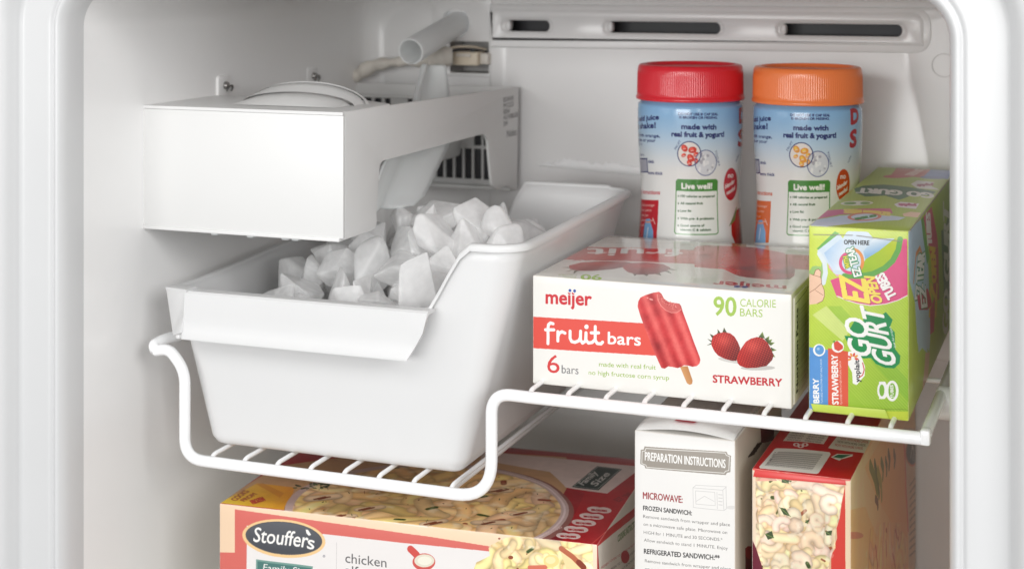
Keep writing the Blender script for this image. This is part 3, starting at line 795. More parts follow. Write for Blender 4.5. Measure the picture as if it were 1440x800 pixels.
# grip built as a lofted curved panel
gx0t, gx1t, gx0b, gx1b = -.6275, -.4345, -.6290, -.4510
gp = [(.9850, -.2325), (.9745, -.2322), (.9725, -.2335), (.9722, -.2480), (.9726, -.2550), (.9716, -.2620), (.9700, -.2665), (.9702, -.2685), (.9720, -.2680), (.9738, -.2630), (.9750, -.2560), (.9748, -.2480), (.9748, -.2350), (.9850, -.2345)]
gp = [(a, -.2325 + (b + .2325) * .95) for a, b in gp]
vs = []; fs = []; nx = 14; m_ = len(gp)
for k in range(nx + 1):
    s_ = k / nx
    for (y_, z_) in gp:
        f = min(1, max(0, (-.2375 - z_) / .032))
        xa = gx0t + (gx0b - gx0t) * f; xb = gx1t + (gx1b - gx1t) * (0 if f < .22 else (f - .12) / .88)
        vs.append((xa + (xb - xa) * s_, y_, z_))
for k in range(nx):
    for j in range(m_): fs.append((k * m_ + j, (k + 1) * m_ + j, (k + 1) * m_ + (j + 1) % m_, k * m_ + (j + 1) % m_))
fs.append(tuple(range(m_))); fs.append(tuple(nx * m_ + j for j in range(m_))[::-1])
mesh('front_grip', vs, fs, BINM, t, 30)
wl = [at(233, 404, y=.985), at(261, 407, y=.973), at(259, 440, y=.973), at(253, 468, y=.969), at(243, 472, y=.976)]
slab('grip_wing', wl, .0022, BINM, t, .0006)
box('grip_nub', at(247, 476, y=.9675), at(256, 470, y=.9712), BINM, t, .0005)
mesh('wing_top', [at(233, 403.5, y=.985), at(262, 407.5, y=.972), at(262, 407.5, y=.972) + Vector((0, .014, 0)), Vector((-.6500, 1.0, -.2343)),
                  at(233, 403.5, y=.985) - Vector((0, 0, .002)), at(262, 407.5, y=.972) - Vector((0, 0, .002)), at(262, 407.5, y=.972) + Vector((0, .014, -.002)), Vector((-.6500, 1.0, -.2363))],
     [(0, 1, 2, 3), (7, 6, 5, 4), (0, 4, 5, 1), (1, 5, 6, 2), (2, 6, 7, 3), (3, 7, 4, 0)], BINM, t)

# =================================================================== ICE
def ice_shape(seed, s=1.0):
    rg = random.Random(seed); bm = bmesh.new()
    ex = rg.uniform(.8, 1.25), rg.uniform(.75, 1.1), rg.uniform(.5, .85)
    for k in range(rg.randint(8, 11)):
        v = Vector((rg.gauss(0, 1), rg.gauss(0, 1), rg.gauss(0, 1))).normalized() * rg.uniform(.85, 1.05)
        bm.verts.new((v.x * ex[0] * .0200 * s, v.y * ex[1] * .0200 * s, v.z * ex[2] * .0200 * s))
    r_ = bmesh.ops.convex_hull(bm, input=bm.verts[:])
    for v in [v for v in bm.verts if not v.link_faces]: bm.verts.remove(v)
    bmesh.ops.dissolve_limit(bm, angle_limit=R(16), verts=bm.verts[:], edges=bm.edges[:])
    bmesh.ops.bevel(bm, geom=bm.edges[:], offset=.0024, segments=3, affect='EDGES', profile=.6, clamp_overlap=True)
    bmesh.ops.triangulate(bm, faces=bm.faces[:])
    me = bpy.data.meshes.new('ice_cube'); bm.to_mesh(me); bm.free(); me.materials.append(ICE)
    me.polygons.foreach_set('use_smooth', [True] * len(me.polygons)); me.set_sharp_from_angle(angle=R(28))
    return me
shapes = [ice_shape(100 + k) for k in range(16)]
def heap(x, y):
    h = -.241 + .058 * math.exp(-(((x + .480) / .115) ** 2 + ((y - 1.135) / .080) ** 2)) - .020 * sm(-.575, -.62, x)
    return h
cnt = 0
def place_ice(x, y, z, sc_, label='cloudy ice piece heaped with others in the white bin', grp='ice pieces heaped in the bin', me=None, rot=None):
    global cnt
    o = bpy.data.objects.new('ice_cube', me or shapes[cnt % 16]); COL.objects.link(o)
    o.location = (x, y, z); o.rotation_euler = rot or (random.uniform(0, 6.3), random.uniform(0, 6.3), random.uniform(0, 6.3)); o.scale = (sc_,) * 3
    tag(o, label, 'ice', grp); cnt += 1
yy = 1.016
row = 0
while yy < 1.225:
    xx = -.612 + (.012 if row % 2 else 0); row += 1
    while xx < -.400:
        top = heap(xx, yy); x_a, x_b = rect_at(top - .02)[:2]
        if x_a + .020 < xx < x_b - .020:
            place_ice(xx + random.uniform(-.003, .003), yy + random.uniform(-.003, .003), top - .013 + random.uniform(-.004, .005), random.uniform(.95, 1.5))
            zl = top - .038
            while zl > -.335:
                x_c, x_d = rect_at(max(zl, -.326))[:2]
                place_ice(min(max(xx, x_c + .024), x_d - .024), min(max(yy, 1.024), 1.208), max(zl, -.326), random.uniform(.95, 1.1)); zl -= .030
        xx += .0290
    yy += .0290
print('ICE', cnt)
# pieces one can point at
place_ice(-.4555, 1.0120, -.2300, 1.45, 'large flat faced ice chunk at the front right of the heap', None, shapes[3])
place_ice(-.4930, 1.110, -.2080, 1.45, 'tallest ice chunk at the peak of the heap', None, shapes[5])
place_ice(-.4530, 1.150, -.2080, 1.15, 'rounded ice lump at the back right of the heap by the bin corner', None, shapes[7])
place_ice(-.5750, 1.0150, -.2420, .85, 'small clear ice piece at the far left of the heap against the front rim', None, shapes[9])

# =================================================================== PRINTED BOXES AND JARS
WH = c8(240, 238, 233)
def front_map(x0, y0, z0):
    def f(u, v): p = at(u, v, y=y0); return ((p.x - x0) * 1000, (p.z - z0) * 1000)
    return f
def top_map(x0, y0, z1):
    def f(u, v): p = at(u, v, z=z1); return ((p.x - x0) * 1000, (p.y - y0) * 1000)
    return f
def right_map(x1, y0, z0):
    def f(u, v): p = at(u, v, x=x1); return ((p.y - y0) * 1000, (p.z - z0) * 1000)
    return f
def strawberry(c, pts, leafpts=None, seed=0):
    r = c.mask_poly(pts)
    if r is None: return
    m, x0, x1, y0, y1 = r; h, w = m.shape
    Y, X = np.mgrid[0:h, 0:w]; fx = X / w; fy = Y / h
    base = np.stack([.72 - .30 * (1 - fy) * fx - .08 * fx, .10 + .05 * fy, .10 + .04 * fy], -1)
    hl = np.exp(-(((fx - .42) / .22) ** 2 + ((fy - .68) / .2) ** 2)); base += hl[..., None] * np.array([.14, .12, .10])
    p = 2.3 * c.k
    s_ = (np.sin((X + Y * .5) * 2 * math.pi / p) * np.sin((Y - X * .4) * 2 * math.pi / p))
    base += np.clip(s_ - .45, 0, 1)[..., None] * np.array([.55, .38, .25]); base -= np.clip(-s_ - .5, 0, 1)[..., None] * np.array([.22, .05, .05])
    c.put(m, x0, x1, y0, y1, np.clip(base, 0, 1).astype(np.float32))
def popsicle(c, pts, axis, seed=4, n=3.4, dark=.30):
    r = c.mask_poly(pts)
    m, x0, x1, y0, y1 = r; h, w = m.shape
    Y, X = np.mgrid[y0:y1, x0:x1]; a, b = c.P(axis); d = (b - a) / np.hypot(*(b - a)); nrm = np.array([-d[1], d[0]])
    t_ = (X - a[0]) * nrm[0] + (Y - a[1]) * nrm[1]; P_ = c.P(pts); tp = (P_ - a) @ nrm; q = (t_ - tp.min()) / (tp.max() - tp.min())
    rid = .5 + .5 * np.cos(q * 2 * math.pi * n + .6)
    f = fbm((h, w), 75 * c.k / 5, seed); f2 = fbm((h, w), 5 * c.k / 5, seed + 1)
    base = np.stack([.80 + .12 * rid - dark * .7 * np.clip(f - .48, 0, 1) * 3.0 * (1 - rid * .5), .22 + .20 * rid - dark * np.clip(f - .4, 0, 1) * .9, .23 + .17 * rid - dark * np.clip(f - .4, 0, 1) * .8], -1)
    base += ((f2 - .5) * .06)[..., None]
    c.put(m, x0, x1, y0, y1, np.clip(base, 0, 1).astype(np.float32))
def noodles(c, pts, n, wd, base, seed, L=(2.0, 4.0), curl=1.6, var=.08, raw=False, bg=None, bits=True, hole=True):
    r = c.mask_poly(pts); m, x0, x1, y0, y1 = r; rg = np.random.default_rng(seed)
    if bg is not None: c.put(m, x0, x1, y0, y1, bg)
    old = c.clip; cl = np.zeros((c.H, c.W), np.float32); cl[y0:y1, x0:x1] = m; c.clip = cl if old is None else cl * old
    for i in range(n):
        p = np.array([rg.uniform(x0, x1), rg.uniform(y0, y1)]); w_ = wd * c.k * rg.uniform(.8, 1.25); l = w_ * rg.uniform(*L); a = rg.uniform(0, 6.28); k = rg.uniform(-curl, curl)
        P_ = [p]
        for s_ in range(6): P_.append(P_[-1] + np.array([math.cos(a), math.sin(a)]) * l / 6); a += k / 3
        b = base * (1 + rg.uniform(-var, var)) * np.array([1, 1 + rg.uniform(-.05, .03), 1 + rg.uniform(-.12, .08)])
        c.noodle(np.array(P_), w_, b.astype(np.float32), hole=hole and rg.random() < .5)
        if bits and rg.random() < .22:
            q = P_[3]; c.noodle(np.array([q, q + rg.uniform(-1, 1, 2) * w_ * .5]), w_ * rg.uniform(.15, .35), c8(60, 80, 30) if rg.random() < .55 else c8(150, 70, 40))
    # a photograph is softer than a drawing: blur the print a little and let cream highlights wander over it
    R_ = c.a[y0:y1, x0:x1]; B_ = R_.copy()
    for _ in range(2):
        B_[1:-1, 1:-1] = (B_[:-2, 1:-1] + B_[2:, 1:-1] + B_[1:-1, :-2] + B_[1:-1, 2:] + B_[1:-1, 1:-1] + B_[:-2, :-2] + B_[2:, 2:]) / 7
    f1 = fbm((y1 - y0, x1 - x0), wd * c.k * 3, seed + 5, 3); f2 = fbm((y1 - y0, x1 - x0), wd * c.k * .7, seed + 9, 3)
    B_ = B_ * (1 + .30 * (f1 - .5))[..., None]; hl = np.clip(f2 - .60, 0, 1)[..., None] * 2.2
    B_ = B_ * (1 - hl) + np.array([1, .965, .88], np.float32) * hl
    mm = c.clip[y0:y1, x0:x1][..., None]; c.a[y0:y1, x0:x1] = R_ * (1 - mm) + B_ * mm
    c.clip = old

# ---------------------------------------------------------------- fruit bar box
X0, X1, Y0, Y1, Z0, Z1 = -.3695, -.1915, 1.004, 1.179, -.2825, -.2085
ff = front_map(X0, Y0, Z0); F = Canvas((X1 - X0) * 1000, (Z1 - Z0) * 1000, 6, WH, ff)
a = Z(740, 380, 6.545); b = Z(880, 400, 5); z2 = Z(730, 310, 2.857); q8 = Z(540, 480, 4)
RED = c8(228, 84, 72)
F.poly([a(30, 426), a(1100, 487), a(1200, 784), a(50, 716)], RED)
F.text('meijer', a(182, 305), a(600, 325), 18.5, c8(208, 48, 58), bold=.38)
for p_ in ((403, 188), (446, 192)):
    F.ell(a(*p_), 3.4, 3.6, WH); F.ell(a(*p_), 2.0, 2.2, c8(52, 84, 165))
Wt = c8(252, 250, 246)
for st in ([(200, 675), (202, 620), (200, 540), (206, 500), (225, 485), (248, 492)], [(178, 548), (255, 548)], [(292, 650), (292, 565)], [(292, 610), (305, 578), (330, 565), (358, 578)],
           [(405, 560), (405, 625), (420, 655), (450, 662), (485, 648), (500, 620), (502, 560), (502, 640), (520, 668)], [(520, 668), (548, 650), (552, 575)], [(552, 575), (552, 640), (575, 668), (610, 662), (632, 640)],
           [(637, 518), (637, 640), (655, 672), (690, 676), (705, 660)], [(600, 575), (668, 575)]):
    F.line([a(*p_) for p_ in st], 2.1, Wt)
F.ell(a(556, 520), 3.0, 3.2, Wt)
F.text('bars', a(755, 675), a(1056, 690), 16.5, Wt, bold=.22)
F.text('6', q8(918, 175), q8(988, 178), 25, c8(214, 62, 62), bold=.05)
F.text('bars', q8(1000, 178), q8(1095, 184), 11.5, c8(120, 120, 122))
LIM = c8(163, 196, 84)
F.text('made with real fruit', z2(322, 585), z2(550, 598), 6.3, c8(146,182,66), bold=.11)
F.text('no high fructose corn syrup', z2(280, 618), z2(603, 640), 6.3, c8(146,182,66), bold=.11)
F.text('90', b(620, 215), b(776, 222), 25.5, LIM, bold=.35)
F.text('CALORIE', b(805, 155), b(1055, 164), 10.6, LIM, bold=.1)
F.text('BARS', b(805, 222), b(962, 231), 10.6, LIM, bold=.1)
F.grad([b(*p_) for p_ in ((382, 575), (437, 572), (471, 675), (466, 698), (448, 704), (430, 692))], c8(222, 168, 112), c8(188, 128, 76), b(390, 640), b(460, 620))
pop = [b(*p_) for p_ in ((85, 155), (90, 118), (105, 92), (140, 75), (195, 58), (235, 52), (252, 66), (270, 100), (300, 122), (345, 130), (378, 135), (390, 150), (402, 190), (440, 290), (480, 400), (520, 505), (526, 530), (520, 555), (500, 572), (470, 577), (440, 568), (410, 566), (390, 578), (365, 586), (330, 578), (300, 574), (275, 590), (252, 585), (238, 555), (200, 470), (150, 340), (105, 220))]
popsicle(F, pop, (b(150, 80), b(350, 590)))
F.poly([b(*p_) for p_ in ((222, 72), (250, 68), (272, 102), (305, 124), (345, 131), (382, 140), (392, 172), (360, 196), (320, 195), (285, 178), (250, 148), (228, 110))], c8(205, 92, 88), .9)
rg = np.random.default_rng(5)
for k in range(60):
    t_ = rg.random(); u_ = 235 + t_ * 140 + rg.uniform(-12, 12); v_ = 95 + t_ * 75 + rg.uniform(-16, 22) * (1 - abs(t_ - .5))
    F.ell(b(u_, v_), rg.uniform(.4, 1.2), rg.uniform(.4, 1.0), c8(232, 140, 130) if rg.random() < .5 else c8(168, 42, 48), alpha=.7, n=8)
F.line([b(*p_) for p_ in ((222, 72), (228, 110), (250, 150), (285, 182), (322, 198), (362, 196), (392, 176))], .55, c8(240, 150, 140), .8)
F.ell(b(180, 105), 3, 1.2, c8(250, 190, 180), .3, .7); F.ell(b(155, 95), 1.5, .8, c8(250, 190, 180), .3, .7)
F.ell(b(790, 535), 28, 4, c8(190, 186, 180), .12, .6); F.ell(b(930, 585), 24, 3.4, c8(180, 176, 170), .0, .7)
for L_ in (((612, 382), (590, 345), (625, 362)), ((608, 395), (575, 380), (606, 408)), ((606, 408), (570, 428), (612, 418)), ((650, 348), (645, 312), (668, 340)), ((680, 340), (692, 302), (712, 338)), ((640, 352), (655, 320), (660, 352)),
           ((935, 370), (962, 332), (980, 380)), ((975, 385), (1010, 362), (1005, 410)), ((1000, 405), (1048, 408), (1020, 432)), ((1018, 440), (1062, 462), (1028, 470)), ((1030, 475), (1052, 512), (1030, 505)), ((960, 372), (930, 352), (975, 392)), ((985, 395), (1030, 385), (1012, 425))):
    F.grad([b(*p_) for p_ in L_], c8(50, 58, 36), c8(140, 165, 80) if L_[0][0] > 900 else c8(96, 100, 66), b(*L_[0]), b(*L_[1]))
strawberry(F, [b(*p_) for p_ in ((605, 390), (615, 362), (645, 345), (690, 334), (735, 342), (765, 365), (790, 405), (806, 445), (800, 490), (778, 535), (750, 535), (700, 522), (650, 498), (622, 465), (604, 425))])
strawberry(F, [b(*p_) for p_ in ((783, 530), (788, 495), (808, 455), (845, 402), (880, 380), (925, 368), (965, 378), (1000, 412), (1025, 460), (1040, 500), (1030, 530), (990, 572), (920, 584), (850, 586), (805, 570), (788, 552))])
F.text('STRAWBERRY', b(614, 686), b(1098, 716), 10.2, c8(196, 44, 52), bold=.22)
F.a[:, -int(F.k * 1.2):] *= .97
T_ = Canvas((X1 - X0) * 1000, (Y1 - Y0) * 1000, 5, c8(236, 233, 226), top_map(X0, Y0, Z1))
g = Z(780, 320, 4)
T_.poly([z2(250, 105), z2(1200, 142), z2(1230, 202), z2(180, 157)], c8(214, 76, 68))
T_.poly([g(*p_) for p_ in ((1000, 74), (1078, 84), (1080, 112), (1000, 112))], c8(206, 160, 116))
popsicle(T_, [g(*p_) for p_ in ((784, 122), (800, 106), (860, 102), (960, 106), (1130, 116), (1290, 145), (1330, 185), (1352, 240), (1348, 272), (1320, 292), (1200, 292), (1100, 284), (1040, 276), (1000, 262), (950, 240), (870, 234), (788, 226))], (g(1060, 100), g(1060, 290)), 9, 2.6, .45)
T_.text('meijer', g(1300, 328), g(895, 303), (0, 6.2), c8(200, 44, 54), bold=.5)
for p_ in ((1026, 333), (1071, 335)): T_.ell(g(*p_), 4.6, 1.5, c8(60, 80, 160))
T_.text('fruit', g(715, 126), g(192, 118), (0, 10.5), Wt, bold=.9)
T_.text('bars', g(505, 114), g(385, 112), (0, 3.6), c8(240, 200, 190), bold=.3)
T_.text('STRAWBERRY', g(658, 184), g(105, 176), (0, 3.0), c8(196, 50, 56), bold=.4)
for L_ in (((75, 228), (40, 225), (110, 222)), ((90, 240), (60, 250), (120, 240)), ((110, 246), (105, 262), (135, 244)), ((440, 262), (450, 275), (470, 262)), ((500, 266), (520, 276), (530, 262)), ((560, 262), (600, 272), (590, 255)), ((620, 250), (660, 262), (640, 245)), ((640, 240), (690, 244), (640, 232))):
    T_.poly([g(*p_) for p_ in L_], c8(84, 92, 60))
strawberry(T_, [g(*p_) for p_ in ((80, 215), (150, 198), (280, 194), (400, 198), (445, 208), (420, 222), (330, 238), (220, 248), (130, 246), (85, 234))])
strawberry(T_, [g(*p_) for p_ in ((384, 222), (430, 205), (520, 203), (610, 212), (652, 230), (630, 248), (560, 264), (470, 268), (415, 256), (388, 238))])
T_.text('90', g(262, 268), g(150, 266), (0, 6.6), LIM, bold=.5)
T_.text('CALORIE', g(125, 264), g(20, 262), (0, 2.4), c8(196, 206, 160)); T_.text('BARS', g(120, 276), g(50, 274), (0, 2.4), c8(196, 206, 160))
for v_ in (62, 70, 78, 86): T_.text('made with real fruit no high fructose corn syrup', g(395, v_), g(280 - (v_ - 62), v_ - 2), (0, 1.1), c8(170, 168, 160))
for v_ in (80, 88, 96): T_.text('keep frozen', g(560, v_), g(500, v_ - 1), (0, 1.1), c8(150, 148, 142))
T_.mottle(.015)
S_ = Canvas((Y1 - Y0) * 1000, (Z1 - Z0) * 1000, 5, c8(232, 226, 212), lambda u, v: (u, v))
S_.text('Nutrition Facts', (17, 8), (17, 62), (-7, 0), c8(30, 30, 32), bold=.4)
S_.line([(20, 5), (20, 68)], .6, c8(40, 40, 42)); S_.line([(8, 66), (60, 68)], .4, c8(40, 40, 42))
for k in range(12): S_.text('Serving size 1 bar Calories 90 Total Fat 0g Sodium 0mg', (24 + k * 4, 6), (24 + k * 4, 60), (-2.2, 0), c8(60, 60, 60))
root = thing('fruit_bar_box', 'white and red strawberry fruit bar box with a popsicle picture on the upper shelf', 'frozen food box', (X0, Y0, Z0))
carton(root, X1 - X0, Y1 - Y0, Z1 - Z0, [F.material('fruit_bar_front', .38), T_.material('fruit_bar_top', .16, .4), S_.material('fruit_bar_side', .4), CARDW], (.0012, .0008, .0008), .0008, .0005)
fl = box('end_flap', (X1 + .0003, Y0 + .004, Z0 + .002), (X1 + .0011, Y0 + .05, Z1 - .003), S_.material('fruit_bar_flap', .4), root, .0002)
fl.data.uv_layers.new(name='UVMap')
for p_ in fl.data.polygons:
    for li in p_.loop_indices:
        co = fl.data.vertices[fl.data.loops[li].vertex_index].co; fl.data.uv_layers[0].data[li].uv = (co.y / (Y1 - Y0), co.z / (Z1 - Z0))

# ---------------------------------------------------------------- yogurt tube box
X0, X1, Y0, Y1, Z0, Z1 = -.1797, -.1172, 1.0, 1.318, -.2815, -.1625
GB = c8(196, 216, 62)
F = Canvas((X1 - X0) * 1000, (Z1 - Z0) * 1000, 9, GB, front_map(X0, Y0, Z0))
a = Z(1130, 310, 5.7125); b = Z(1130, 430, 4.706)
F.grad([a(0, 20), a(900, 20), b(760, 760), b(20, 760)], c8(208, 224, 84), c8(150, 192, 52), a(100, 300), b(700, 640))
for k in range(70):
    u_ = -900 + k * 26; F.line([a(u_, 0), a(u_ + 1500, 1600)], .30, c8(222, 234, 120), .35)
F.poly([b(160, 0), b(250, 0), b(700, 500), b(700, 640), b(480, 400)], c8(120, 178, 50), .35)
F.poly([b(60, 60), b(150, 0), b(310, 160), b(260, 230)], c8(238, 242, 190), .5)
LB = c8(214, 228, 240)
F.poly([a(105, 228), a(252, 88), a(292, 108), a(128, 240)], c8(112, 178, 84))
F.poly([a(*p_) for p_ in ((108, 246), (285, 108), (316, 145), (345, 96), (362, 88), (498, 92), (520, 98), (562, 146), (730, 146), (640, 240), (500, 330), (440, 430), (330, 430), (285, 445), (240, 420), (190, 340))], LB)
F.grad([a(*p_) for p_ in ((165, 262), (300, 150), (345, 200), (330, 300), (300, 400), (250, 400), (200, 330))], c8(176, 206, 236), c8(232, 238, 246), a(170, 262), a(320, 330))
F.grad([a(*p_) for p_ in ((562, 146), (730, 146), (600, 270), (500, 330), (480, 250))], c8(236, 242, 248), c8(140, 186, 226), a(560, 150), a(600, 270))
F.grad([a(*p_) for p_ in ((725, 152), (772, 150), (752, 230), (700, 320), (630, 380), (545, 415), (440, 432), (470, 360), (500, 310), (600, 250))], c8(196, 210, 40), c8(160, 196, 44), a(740, 160), a(500, 400))
F.poly([a(*p_) for p_ in ((200, 345), (250, 430), (300, 440), (285, 450), (268, 448), (205, 380))], c8(240, 170, 190))
F.poly([a(*p_) for p_ in ((786, 150), (832, 150), (836, 598), (760, 640), (660, 668), (540, 680), (420, 660), (340, 632), (280, 602), (272, 622), (216, 478), (322, 444), (335, 462), (450, 470), (560, 452), (660, 400), (730, 320), (775, 210))], c8(226, 84, 134))
F.line([a(*p_) for p_ in ((776, 152), (760, 240), (715, 325), (650, 385), (560, 428), (450, 448), (330, 445))], 3.4, c8(104, 172, 78))
F.line([a(*p_) for p_ in ((270, 606), (340, 636), (430, 664), (540, 682), (660, 670), (760, 640), (830, 604))], .5, c8(250, 230, 240))
F.ell(a(390, 340), 15.0, 15.0, LB)
F.ring(a(378, 340), 14, 14, 2.0, c8(226, 84, 134), 60, 260); F.ring(a(392, 330), 14.5, 17, 2.0, c8(238, 150, 80), -95, 50)
F.text('EZ TEAR', a(468, 440), a(398, 212), (-10.5, 2.4), Wt, bold=.25, outline=(.55, c8(36, 140, 84)))
F.text('WITH', a(376, 378), a(356, 285), (-6.4, 1.4), c8(240, 226, 70), bold=.2, outline=(.35, c8(60, 140, 60)))
F.text('OPEN HERE', a(326, 191), a(526, 198), 5.9, c8(28, 28, 30), bold=.16)
Yw = c8(250, 228, 98); SHD = c8(164, 40, 80)
for (s_, p0, p1, up, co, bo) in (('EZ', (530, 660), (496, 478), (-36, -7), Yw, .7), ('OPEN', (636, 664), (572, 455), (-14.6, -1), Yw, .35), ('TUBES', (748, 606), (640, 418), (-11.5, 5.6), Wt, .4)):
    F.text(s_, (a(*p0)[0] + .8, a(*p0)[1] + .9), (a(*p1)[0] + .8, a(*p1)[1] + .9), up, SHD, bold=bo); F.text(s_, a(*p0), a(*p1), up, co, bold=bo)
F.poly([a(*p_) for p_ in ((20, 390), (50, 405), (70, 370), (100, 365), (140, 372), (150, 330), (130, 270), (180, 330), (196, 400), (190, 470), (160, 520), (30, 440))], c8(160, 200, 120))
F.line([a(*p_) for p_ in ((128, 270), (170, 340), (178, 420), (160, 500))], 3.0, c8(226, 236, 240))
SK = c8(244, 202, 172); BR = c8(120, 70, 50)
hd = [(30, 425), (60, 432), (82, 440), (98, 398), (122, 390), (142, 412), (138, 452), (146, 480), (146, 505), (168, 560), (170, 605), (155, 645), (110, 668), (30, 680)]
F.poly([a(*p_) for p_ in hd], SK); F.line([a(*p_) for p_ in hd[1:-1]], .28, BR)
F.line([a(85, 440), a(138, 455)], .22, BR); F.line([a(40, 585), a(95, 550), a(145, 505)], .25, BR); F.line([a(95, 560), a(160, 600)], .2, BR)
GR = c8(24, 142, 78)
F.poly([b(*p_) for p_ in ((372, 0), (385, 5), (432, 42), (520, 58), (545, 40), (590, 92), (572, 140), (604, 175), (606, 285), (640, 330), (636, 380), (600, 412), (540, 408), (480, 382), (448, 342), (398, 346), (340, 322), (300, 262), (272, 195), (312, 198), (308, 150), (348, 82), (398, 98), (388, 50))], GR)
F.text('GO', b(452, 338), b(416, 92), (-31, -5.5), Wt, bold=.42)
F.text('GURT', b(618, 402), b(520, 28), (-31, -7), Wt, bold=.42)
F.poly([b(*p_) for p_ in ((352, 95), (372, 82), (384, 96), (372, 112))], Wt)
F.text('low fat yogurt', b(612, 275), b(578, 135), (-3.2, 0), Wt)
F.poly([b(*p_) for p_ in ((286, 330), (300, 300), (340, 296), (372, 312), (388, 345), (408, 400), (405, 460), (378, 492), (352, 522), (326, 512), (322, 440), (300, 395), (284, 372))], Wt)
for k in range(6):
    an = R(-200 + k * 42); F.ell((b(328, 345)[0] + 5.2 * math.cos(an), b(328, 345)[1] + 5.2 * math.sin(an)), 2.9, 1.5, c8(228, 76, 62) if k % 2 else c8(242, 160, 70), an)
F.text('yoplait', b(374, 503), b(368, 356), (-6.6, 0), c8(40, 36, 44), bold=.18)
F.line([b(*p_) for p_ in ((392, 375), (402, 420), (392, 455), (372, 470))], .6, c8(214, 50, 52))
BL = c8(92, 152, 216); OR = c8(226, 92, 66)
F.poly([b(30, 272), b(163, 290), b(163, 690), b(30, 690)], BL); F.poly([b(163, 278), b(296, 300), b(296, 690), b(163, 690)], OR)
F.text('BERRY', b(103, 641), b(99, 480), (-7.6, 0), Wt, bold=.22); F.text('FLAVORED WITH OTHER NATURAL FLAVOR', b(128, 641), b(122, 350), (-2.6, 0), c8(220, 232, 246))
F.text('STRAWBERRY', b(231, 650), b(226, 322), (-8.4, 0), Wt, bold=.22); F.text('FLAVORED WITH OTHER NATURAL FLAVOR', b(256, 650), b(249, 362), (-2.6, 0), c8(250, 220, 210))
F.ell(b(104, 292), 8.6, 8.6, Wt); F.ell(b(106, 290), 6.4, 6.8, c8(96, 158, 214)); F.ell(b(98, 284), 2, 2, c8(160, 200, 236))
F.ell(b(228, 268), 8.6, 8.4, Wt); F.poly([b(*p_) for p_ in ((200, 240), (225, 228), (262, 262), (262, 282), (232, 298), (206, 285))], c8(222, 82, 66)); F.poly([b(192, 232), b(212, 226), b(206, 244)], c8(90, 160, 70))
for (c_, rx, ry) in (((517, 558), 6.2, 11.6), ((586, 562), 9.0, 14.6)): F.ell(b(*c_), rx, ry, Wt)
F.poly([b(500, 500), b(540, 500), b(560, 540), b(560, 590), b(535, 615), b(500, 615)], Wt)
F.ell(b(518, 558), 3.6, 8.4, c8(130, 184, 62)); F.ell(b(586, 562), 5.2, 11.0, c8(130, 184, 62)); F.text('TUBES', b(596, 610), b(592, 522), (-4.0, 0), Wt, bold=.1)
F.poly([b(20, 684), b(760, 700), b(760, 800), b(20, 800)], c8(200, 216, 70)); F.line([b(30, 683), b(650, 683), b(700, 690)], .25, c8(120, 140, 50))
F.line([a(60, 50), a(400, 60), a(860, 80)], .3, c8(120, 130, 60), .6); F.line([a(846, 90), b(698, 690)], .35, c8(150, 165, 60), .7)
F.mottle(.02)
T_ = Canvas((X1 - X0) * 1000, (Y1 - Y0) * 1000, 6, c8(178, 200, 72), top_map(X0, Y0, Z1))
g = Z(1110, 220, 4.2125)
for k in range(60): T_.line([g(-300 + k * 24, 420), g(-200 + k * 24, 40)], .4, c8(196, 214, 100), .4)
T_.poly([g(*p_) for p_ in ((112, 420), (160, 375), (300, 352), (480, 346), (690, 366), (650, 382), (400, 396), (230, 414))], c8(206, 220, 238))
T_.poly([g(*p_) for p_ in ((150, 374), (212, 320), (600, 318), (614, 345), (480, 344), (300, 346))], c8(216, 96, 140))
T_.text('EZ OPEN TUBES', g(590, 338), g(330, 318), (0, 5), c8(240, 214, 100), bold=1.0)
T_.ell(g(445, 362), 24, 5.2, c8(226, 130, 110)); T_.ell(g(445, 362), 19, 3.8, c8(214, 228, 240)); T_.text('EZ TEAR', g(510, 352), g(390, 368), (0, 2.6), c8(70, 150, 80), bold=.8)
T_.poly([g(*p_) for p_ in ((384, 192), (440, 178), (560, 172), (700, 186), (866, 212), (840, 236), (720, 238), (650, 262), (570, 238), (450, 244), (395, 220))], c8(50, 110, 70))
T_.text('GO GURT', g(850, 222), g(410, 192), (0, 6.5), c8(240, 240, 232), bold=1.1)
T_.ell(g(400, 283), 23, 3.6, c8(240, 240, 226)); T_.ell(g(360, 283), 9, 2.0, c8(130, 176, 80)); T_.ell(g(450, 284), 7, 2.0, c8(130, 176, 80))
T_.poly([g(620, 292), g(660, 274), g(770, 280), g(750, 312), g(640, 308)], c8(240, 230, 235)); T_.text('yoplait', g(750, 286), g(650, 286), (0, 3.4), c8(190, 50, 110), bold=.8)
T_.poly([g(670, 345), g(720, 330), g(780, 335), g(760, 362), g(680, 360)], SK)
T_.poly([g(720, 170), g(760, 150), g(860, 158), g(840, 180), g(890, 200), g(760, 196)], c8(238, 236, 230)); T_.text('yoplait', g(850, 168), g(760, 172), (0, 3), c8(170, 60, 90), bold=.8)
T_.poly([g(640, 60), g(850, 64), g(800, 132), g(600, 122)], c8(206, 92, 80)); T_.text('STRAWBERRY', g(810, 75), g(730, 125), (-12, -1), c8(240, 210, 200), bold=.6)
T_.poly([g(850, 66), g(980, 72), g(940, 136), g(790, 130)], c8(110, 136, 200)); T_.ell(g(640, 126), 20, 2.4, c8(210, 80, 90)); T_.ell(g(850, 130), 18, 2.2, c8(90, 110, 180))
S_ = Canvas((Y1 - Y0) * 1000, (Z1 - Z0) * 1000, 6, c8(168, 196, 56), right_map(X1, Y0, Z0))
g = Z(1240, 230, 4.2125); b2 = Z(1110, 400, 3.64)
S_.grad([g(150, 300), g(420, 60), b2(830, 400), b2(600, 700)], c8(190, 212, 62), c8(132, 170, 50), g(180, 500), g(400, 300))
